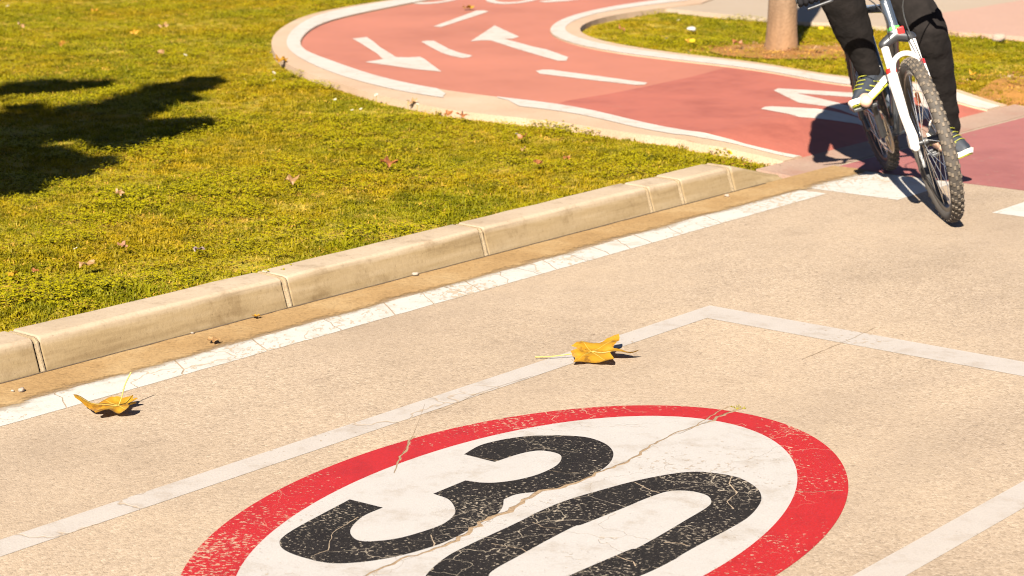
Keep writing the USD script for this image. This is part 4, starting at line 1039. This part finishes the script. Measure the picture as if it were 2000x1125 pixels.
def wheel(name, center, move, spin, disc_side):
    tr = lambda m: (m.apply_transform(rotm([0, 1, 0], spin)), m.apply_translation(center), move(m))[2]
    w = obj(name, tr(lathe([(.266, -.012), (.271, -.014), (.283, -.0145), (.287, -.012), (.287, .012), (.283, .0145), (.271, .014), (.266, .012), (.266, -.012)])), 'rim_black', bike, smooth=40)
    obj('tyre', tr(torus(.301, .0235, 96, 16, 1.08)), 'tyre_wall', w, smooth=True)
    kn = []
    cols = [(-.0225, .55), (-.011, .2), (0, 0), (.011, -.2), (.0225, -.55)]
    for i in range(96):
        for j, (yy, tilt) in enumerate(cols):
            if (j in (1, 3)) == (i % 2 == 0) and j != 0 and j != 4:
                continue
            if j in (0, 4) and i % 2 == (0 if j == 0 else 1):
                continue
            a = 2 * math.pi * (i + (.25 if j % 2 else 0)) / 96
            ang = yy / .0235
            ang = max(-1.05, min(1.05, ang * .95))
            q = .301 + .0245 * math.cos(ang)
            b = trimesh.creation.box((.0135, .0085, .0048))
            b.apply_transform(rotm([1, 0, 0], -ang))
            b.apply_translation((0, .0245 * 1.08 * math.sin(ang), q))
            b.apply_transform(rotm([0, 1, 0], a))
            kn.append(b)
    obj('tread', tr(join(*kn)), 'tyre_rubber', w)
    obj('hub', tr(join(cyl((0, -.05, 0), (0, .05, 0), .011), cyl((0, -.034, 0), (0, -.028, 0), .027), cyl((0, .028, 0), (0, .034, 0), .027), cyl((0, -.03, 0), (0, .03, 0), .017))), 'black_metal', w, smooth=35)
    for k in range(28):
        a = 2 * math.pi * k / 28; s = 1 if k % 2 else -1
        b = a + (.55 if (k // 2) % 2 else -.55)
        obj('spoke', tr(tube([(.026 * math.cos(b), s * .031, .026 * math.sin(b)), (.268 * math.cos(a), s * .004, .268 * math.sin(a))], .0011, 5)), 'silver', w)
    ring = [lathe([(.068, disc_side - .001), (.080, disc_side - .001), (.080, disc_side + .001), (.068, disc_side + .001), (.068, disc_side - .001)], 40)]
    for k in range(6):
        a = 2 * math.pi * k / 6
        ring.append(tube([(.02 * math.cos(a), disc_side, .02 * math.sin(a)), (.07 * math.cos(a + .4), disc_side, .07 * math.sin(a + .4))], .004, 6))
    obj('brake_disc', tr(join(*ring)), 'disc_steel', w, smooth=35)
    return w, tr
wf, trf = wheel('front_wheel', HUB, steered, .3, .045)
wr, trr = wheel('rear_wheel', REAR, lambda m: m, .8, .045)
m = rbox(.045, .014, .022, .004); m.apply_translation((.17, 0, 0)); m.apply_transform(rotm([0, 1, 0], -1.9)); m.apply_translation(HUB)
obj('spoke_reflector', steered(m), 'orange_reflector', wf, smooth=35)

ht0, ht1 = AXP + UA * .455, AXP + UA * .575
frame_m = limb([[(ht0, .021), (ht1, .021)], [(ht0 + UA * .03, .022), (BB, .023)], [(ht1 - UA * .025, .018), (SEAT - np.array([-.012, 0, .03]), .016)], [(BB, .018), (SEAT, .0165)],
                [(BB + np.array([0, -.03, 0]), .021), (BB + np.array([0, .03, 0]), .021)]] +
               [[(BB + np.array([-.02, s * .022, 0]), .011), (REAR + np.array([.12, s * .052, 0]), .010), (REAR + np.array([0, s * .066, 0]), .008)] for s in (-1, 1)] +
               [[(SEAT + np.array([-.005, s * .012, -.05]), .009), (REAR + np.array([.09, s * .05, .24]), .008), (REAR + np.array([0, s * .066, .01]), .008)] for s in (-1, 1)], refine=.012, smooth=4)
obj('frame', frame_m, 'frame_paint', bike, smooth=True)
def leg_fork(s):
    return limb([[(HUB + np.array([.0, s * .062, -.012]), .016), (HUB + np.array([-.008, s * .062, .03]), .019), (AXP + UA * .12 + np.array([.006, s * .062, 0]), .0175), (AXP + UA * .24 + np.array([0, s * .060, 0]), .0205), (AXP + UA * .30 + np.array([0, s * .058, 0]), .0205)]], refine=.008, smooth=3)
lowers = join(*[leg_fork(s) for s in (-1, 1)])
arch = tube(spline([AXP + UA * .285 + np.array([.012, -.058, 0]), AXP + UA * .345 + np.array([.022, -.04, 0]), AXP + UA * .365 + np.array([.026, 0, 0]), AXP + UA * .345 + np.array([.022, .04, 0]), AXP + UA * .285 + np.array([.012, .058, 0])], 6), .0105, 10)
lug = rbox(.05, .03, .06, .01, HUB + np.array([-.02, -.067, .01]))
obj('fork', steered(join(lowers, arch, lug)), 'fork_white', bike, smooth=True)
for s in (-1, 1):
    obj('stanchion', steered(cyl(AXP + UA * .29 + np.array([0, s * .056, 0]), AXP + UA * .42 + np.array([0, s * .054, 0]), .0155)), 'fork_white', bike, smooth=35)
    obj('stanchion_seal', steered(cyl(AXP + UA * .298 + np.array([0, s * .057, 0]), AXP + UA * .318 + np.array([0, s * .057, 0]), .0215)), 'red_part', bike, smooth=35)
obj('fork_crown', steered(limb([[(AXP + UA * .415 + np.array([0, -.055, 0]), .021), (AXP + UA * .44, .025), (AXP + UA * .415 + np.array([0, .055, 0]), .021)]], .012, 3)), 'black_metal', bike, smooth=True)
obj('headset_ring', steered(cyl(AXP + UA * .443, AXP + UA * .456, .0245)), 'silver', bike, smooth=35)
obj('headset_ring', steered(cyl(AXP + UA * .458, AXP + UA * .470, .0245)), 'green_part', bike, smooth=35)
obj('crown_badge', steered(rbox(.012, .028, .03, .004, AXP + UA * .455 + np.array([.024, .02, 0]))), 'red_part', bike, smooth=35)
stem_top = AXP + UA * .665
bar_c = stem_top + np.array([.075, 0, .012])
obj('handlebar_stem', steered(limb([[(AXP + UA * .575, .019), (stem_top, .019)], [(stem_top, .016), (bar_c, .018)]], .01, 3)), 'black_metal', bike, smooth=True)
bar_pts = [bar_c + np.array([-.03, -.33, .012]), bar_c + np.array([-.012, -.16, .008]), bar_c + np.array([0, -.05, 0]), bar_c + np.array([0, .05, 0]), bar_c + np.array([-.012, .16, .008]), bar_c + np.array([-.03, .33, .012])]
obj('handlebar', steered(tube(spline(bar_pts, 6), .0125, 12)), 'black_metal', bike, smooth=True)
for s in (-1, 1):
    e = bar_c + np.array([-.032, s * .335, .012]); i_ = bar_c + np.array([-.021, s * .215, .009])
    obj('grip', steered(cyl(i_, e, .0168)), 'grip_rubber', bike, smooth=35)
    obj('brake_lever', steered(limb([[(i_ + np.array([.01, -s * .02, -.012]), .012), (i_ + np.array([.05, -s * .005, -.03]), .007), (i_ + np.array([.055, s * .09, -.035]), .005)]], .006, 3)), 'black_metal', bike, smooth=True)
    a = i_ + np.array([.03, -s * .025, -.015])
    tgt = (AXP + UA * .25 + np.array([.03, .068, 0])) if s > 0 else (ht0 + np.array([.03, -.03, -.02]))
    obj('brake_cable', steered(tube(spline([a, bar_c + np.array([.10, s * .10, -.03]), bar_c + np.array([.085, s * .035, -.13]), tgt], 8), .0026, 6)), 'cable_black', bike, smooth=True)
obj('brake_caliper', steered(rbox(.05, .03, .045, .008, HUB + np.array([-.065, .05, .06]))), 'black_metal', bike, smooth=35)
obj('seat_post', cyl(SEAT - np.array([-.005, 0, .03]), SEAT + np.array([-.045, 0, .13]), .0145), 'black_metal', bike, smooth=35)
sp = SEAT + np.array([-.05, 0, .15])
obj('saddle', limb([[(sp + np.array([.15, 0, .0]), .022), (sp + np.array([.05, 0, .005]), .032), (sp + np.array([-.07, .045, .008]), .03)], [(sp + np.array([.05, 0, .005]), .032), (sp + np.array([-.07, -.045, .008]), .03)], [(sp + np.array([-.07, -.045, .008]), .03), (sp + np.array([-.07, .045, .008]), .03)]], .015, 4), 'saddle_black', bike, smooth=True)
CR = math.radians(64)
PR = BB + np.array([.17 * math.cos(CR), -.12, .17 * math.sin(CR)]); PL = BB + np.array([-.17 * math.cos(CR), .17, -.17 * math.sin(CR)])
ring = lathe([(.06, -.048), (.078, -.048), (.083, -.046), (.078, -.044), (.06, -.044), (.06, -.048)], 44)
teeth = []
for k in range(36):
    a = 2 * math.pi * k / 36; b = trimesh.creation.box((.006, .002, .007)); b.apply_translation((0, -.046, .084)); b.apply_transform(rotm([0, 1, 0], a)); teeth.append(b)
m = join(ring, *teeth, *[tube([(0, -.046, 0), (.07 * math.cos(a), -.046, .07 * math.sin(a))], .006, 6) for a in np.linspace(0, 6.283, 5, endpoint=False)]); m.apply_translation(BB)
obj('chainring', m, 'disc_steel', bike, smooth=35)
for s, pp in ((-1, PR), (1, PL)):
    a = BB + np.array([0, s * .062, 0]); b = np.array([pp[0], s * .085, pp[2]])
    obj('crank_arm', limb([[(a, .016), (b, .012)]], .012, 2), 'black_metal', bike, smooth=True)
    pc = np.array([pp[0], s * (.125 if s < 0 else .165), pp[2]])
    pd = obj('pedal', join(rbox(.095, .012, .016, .004, pc + np.array([0, .045, 0])), rbox(.095, .012, .016, .004, pc + np.array([0, -.045, 0])), rbox(.012, .10, .016, .004, pc + np.array([.045, 0, 0])), rbox(.012, .10, .016, .004, pc + np.array([-.045, 0, 0])), cyl(b, pc + np.array([0, s * .045, 0]), .008)), 'black_metal', bike, smooth=35)
cas = [lathe([(.018, -y), (r, -y), (r, -y + .002), (.018, -y + .002)], 30) for r, y in ((.052, .030), (.046, .035), (.040, .040), (.034, .045), (.028, .050), (.023, .055))]
m = join(*cas); m.apply_translation(REAR)
obj('cassette', m, 'disc_steel', bike, smooth=35)
ch = spline([BB + np.array([0, -.046, .083]), REAR + np.array([.01, -.045, .035]), REAR + np.array([-.033, -.045, 0]), REAR + np.array([.0, -.045, -.035]), REAR + np.array([.03, -.045, -.11]), BB + np.array([0, -.046, -.083]), BB + np.array([.083, -.046, 0])], 8, True)
obj('chain', tube(np.vstack([ch, ch[:1]]), .0038, 6), 'disc_steel', bike, smooth=True)
obj('rear_derailleur', join(rbox(.03, .022, .05, .006, REAR + np.array([.01, -.062, -.055])), limb([[(REAR + np.array([.01, -.055, -.06]), .009), (REAR + np.array([.045, -.05, -.12]), .012)]], .01, 2)), 'black_metal', bike, smooth=35)

# ------------------------------------------------------------------ cyclist, in the bicycle's own axes
rider = thing('person', 'cyclist in black trousers and black jacket with lime and white running shoes', 'person', matrix=POSE)
v3 = lambda *a: np.array(a, float)
hipR, hipL = v3(.20, -.07, .98), v3(.20, .13, .98)
ANR, ANL = PR + v3(-.085, .065, .105), PL + v3(-.075, .065, .065)
KNR, KNL = v3(.585, -.115, .945), v3(.525, .205, .625)
chest, neck = v3(.46, .14, 1.33), v3(.54, .17, 1.46)
shR, shL = v3(.51, -.04, 1.365), v3(.51, .34, 1.39)
st = lambda p: (STM @ np.append(p, 1))[:3]
gripR, gripL = st(bar_c + v3(-.028, -.29, .012)), st(bar_c + v3(-.028, .29, .012))
elR, elL = v3(.52, -.17, 1.16), v3(.56, .40, 1.16)
head = v3(.62, .19, 1.60)
glove = []
chains = [[(v3(.18, .03, 1.02), .13), (v3(.29, .06, 1.15), .125), (chest, .135), (neck - v3(.03, 0, .03), .06), (neck + v3(.03, 0, .05), .055), (head - v3(.01, 0, .06), .07)],
          [(shR, .06), (chest, .12)], [(shL, .06), (chest, .12)],
          [(head, .088), (head + v3(-.035, 0, .035), .092)], [(head + v3(.03, 0, -.06), .058), (head + v3(.045, 0, -.095), .035)], [(head + v3(.085, 0, .01), .014), (head + v3(.102, 0, -.02), .013)],
          [(head + v3(-.01, .085, -.005), .016), (head + v3(-.015, .09, .02), .014)], [(head + v3(-.01, -.085, -.005), .016), (head + v3(-.015, -.09, .02), .014)]]
for sh, el_, gr, s in ((shR, elR, gripR, -1), (shL, elL, gripL, 1)):
    wr_ = gr + v3(-.07, 0, .045)
    g0 = len(chains)
    chains += [[(sh, .052), (el_, .042), (wr_, .028), (gr + v3(-.015, 0, .03), .027)]]
    for k, dy in enumerate((-.032, -.011, .011, .031)):
        ln = (.9, 1.0, .95, .8)[k]
        b = gr + v3(.008, dy, .030)
        chains.append([(gr + v3(-.015, dy * .7, .03), .012), (b, .0095), (gr + v3(.030 * ln, dy, .014), .0088), (gr + v3(.026 * ln, dy, -.012), .0083), (gr + v3(.008, dy, -.024 * ln), .0078)])
    chains.append([(gr + v3(-.03, -s * .02, .028), .013), (gr + v3(-.018, -s * .045, .008), .0105), (gr + v3(-.004, -s * .052, -.012), .009), (gr + v3(.012, -s * .05, -.02), .008)])
    glove.append([[(p, q + .003) for p, q in c] for c in [[(wr_, .030), (gr + v3(-.015, 0, .03), .028)]] + chains[g0 + 1:]])
for hp, kn, an, pp in ((hipR, KNR, ANR, PR), (hipL, KNL, ANL, PL)):
    chains += [[(v3(.18, .03, 1.0), .11), (hp, .085), (kn, .052), (kn * .62 + an * .38 + v3(-.02, 0, 0), .05), (an, .036)], [(an, .036), (an + v3(-.045, 0, -.05), .032), (pp + v3(-.03, 0, .035), .032), (pp + v3(.07, 0, .03), .026)]]
body = limb(chains, .014, 8, 14)
obj('body', body, 'skin', rider, smooth=True)
for g in glove:
    obj('glove', limb(g, .006, 4, 12), 'cloth_jacket', rider, smooth=True)
for s in (-1, 1):
    e = trimesh.creation.icosphere(2, .011); e.apply_translation(head + v3(.079, s * .032, .012)); obj('eye', e, 'eye_white', rider, smooth=True)
def clothed(chs, amp, seed, refine=.011, stretch=(9, 9, 16), mat='cloth_black', name='trousers', soft=5):
    m = limb(chs, refine, soft, 20)
    V = np.array(m.vertices); n = np.array(m.vertex_normals)
    w = (meshkit.fbm(V * np.array(stretch), 3, seed) - .5) * 2
    fold = np.sin((V[:, 2] + .25 * (V[:, 0] + V[:, 1]) + .05 * w) * 62) * .35
    m.vertices = V + n * ((w * amp) + fold * amp * (.4 + .6 * meshkit.noise(V * 6, seed + 3)))[:, None]
    return m
trou = []
trou += [[(v3(.18, .03, 1.01), .15), (hipR, .115), (hipR * .5 + KNR * .5, .10), (KNR + v3(.0, 0, .0), .078)], [(KNR, .078), (KNR * .82 + ANR * .18 + v3(-.01, 0, 0), .088), (KNR * .55 + ANR * .45 + v3(-.02, 0, 0), .082), (KNR * .2 + ANR * .8 + v3(-.006, 0, 0), .054), (ANR + v3(0, 0, .0), .046)]]
trou += [[(v3(.18, .03, 1.01), .15), (hipL, .115), (hipL * .5 + KNL * .5, .10), (KNL, .080)], [(KNL, .080), (KNL * .82 + ANL * .18 + v3(-.01, 0, 0), .082), (KNL * .55 + ANL * .45 + v3(-.02, 0, 0), .076), (KNL * .2 + ANL * .8, .052), (ANL + v3(0, 0, .0), .047)]]
obj('trousers', clothed(trou, .007, 3), 'cloth_black', rider, smooth=True)
jk = [[(v3(.16, .03, 1.03), .165), (v3(.29, .06, 1.16), .155), (chest, .155), (neck - v3(.03, 0, .02), .085)], [(shR, .08), (chest, .14)], [(shL, .08), (chest, .14)]]
for sh, el_, gr in ((shR, elR, gripR), (shL, elL, gripL)):
    jk.append([(sh, .075), (el_, .062), (gr + v3(-.085, 0, .055), .043)])
obj('jacket', clothed(jk, .008, 9), 'cloth_jacket', rider, smooth=True)
# helmet: shell with ridges
hs = trimesh.creation.icosphere(3, 1.0)
hs.vertices = np.array(hs.vertices) * np.array([.145, .108, .095]) + (head + v3(-.02, 0, .055))
V = np.array(hs.vertices); V[:, 2] = np.maximum(V[:, 2], head[2] + .025); hs.vertices = V
hl = obj('helmet', hs, 'helmet_shell', rider, smooth=True)
for y in (-.06, -.02, .02, .06):
    obj('helmet_rib', tube(spline([head + v3(.105, y, .055), head + v3(.06, y * .9, .135 - abs(y) * .4), head + v3(-.04, y * .9, .155 - abs(y) * .4), head + v3(-.145, y, .08)], 6), .010, 8), 'black_metal', hl, smooth=True)
# shoes: upper, white midsole, lime outsole, laces
def shoe(pp, yaw, pitch, roll, shift):
    T = trimesh.transformations.translation_matrix(pp + np.array(shift)) @ rotm([0, 0, 1], yaw) @ rotm([0, 1, 0], pitch) @ rotm([1, 0, 0], roll)
    def go(m):
        m.apply_scale(.90); m.apply_transform(T); return m
    out = [(.10, .018), (.085, .040), (.045, .050), (-.02, .044), (-.09, .037), (-.145, .036), (-.165, .022), (-.168, -.0), (-.16, -.022), (-.14, -.034), (-.09, -.034), (-.02, -.038), (.045, -.045), (.09, -.036), (.105, -.008)]
    o = spline(out, 5, True)
    def sole(z0, z1, grow, rise):
        p = Polygon(o).buffer(grow)
        m = trimesh.creation.extrude_polygon(p, z1 - z0, engine='earcut'); m.apply_translation((0, 0, z0))
        v = np.array(m.vertices); v, f = trimesh.remesh.subdivide_to_size(v, m.faces, .025)
        v = np.array(v); v[:, 2] += np.clip(v[:, 0] - .05, 0, 1) ** 2 * 9 * rise + np.clip(-v[:, 0] - .02, 0, 1) * .07 * (1 if z1 > .012 else .0)
        return trimesh.Trimesh(v, f, process=False)
    up = limb([[(v3(.075, 0, .040), .026), (v3(.03, .005, .046), .038), (v3(-.03, .003, .058), .036), (v3(-.09, 0, .075), .038), (v3(-.135, 0, .068), .033)], [(v3(-.085, 0, .075), .038), (v3(-.105, 0, .105), .040)], [(v3(.085, .012, .034), .020), (v3(.05, .02, .036), .028)], [(v3(.085, -.012, .034), .020), (v3(.05, -.015, .036), .027)]], .009, 6)
    s = obj('shoe', go(up), 'shoe_blue', rider, smooth=True)
    obj('midsole', go(sole(.006, .031, .004, 1)), 'shoe_white', s, smooth=40)
    obj('outsole', go(sole(-.002, .006, .001, 1)), 'shoe_lime', s, smooth=40)
    lc = [tube(spline([(x, -.034, zz - .012), (x + .01, 0, zz + .004), (x, .036, zz - .012)], 5), .0022, 6) for x, zz in ((.035, .082), (.01, .090), (-.015, .098), (-.04, .108))]
    obj('laces', go(join(*lc)), 'shoe_lime', s, smooth=True)
    st_ = [tube(spline([(x, sg * .020, .072), (x - .012, sg * .041, .05), (x - .03, sg * .042, .032)], 5), .003, 6) for x in (.04, .0, -.04) for sg in (-1, 1)]
    obj('side_stripes', go(join(*st_)), 'shoe_lime', s, smooth=True)
    obj('heel_patch', go(limb([[(v3(-.15, 0, .06), .022), (v3(-.145, 0, .09), .022)]], .01, 2)), 'shoe_white', s, smooth=True)
shoe(PR, -.85, .22, .42, (-.01, .035, .016))
shoe(PL, .42, .34, -.05, (.0, .045, -.020))
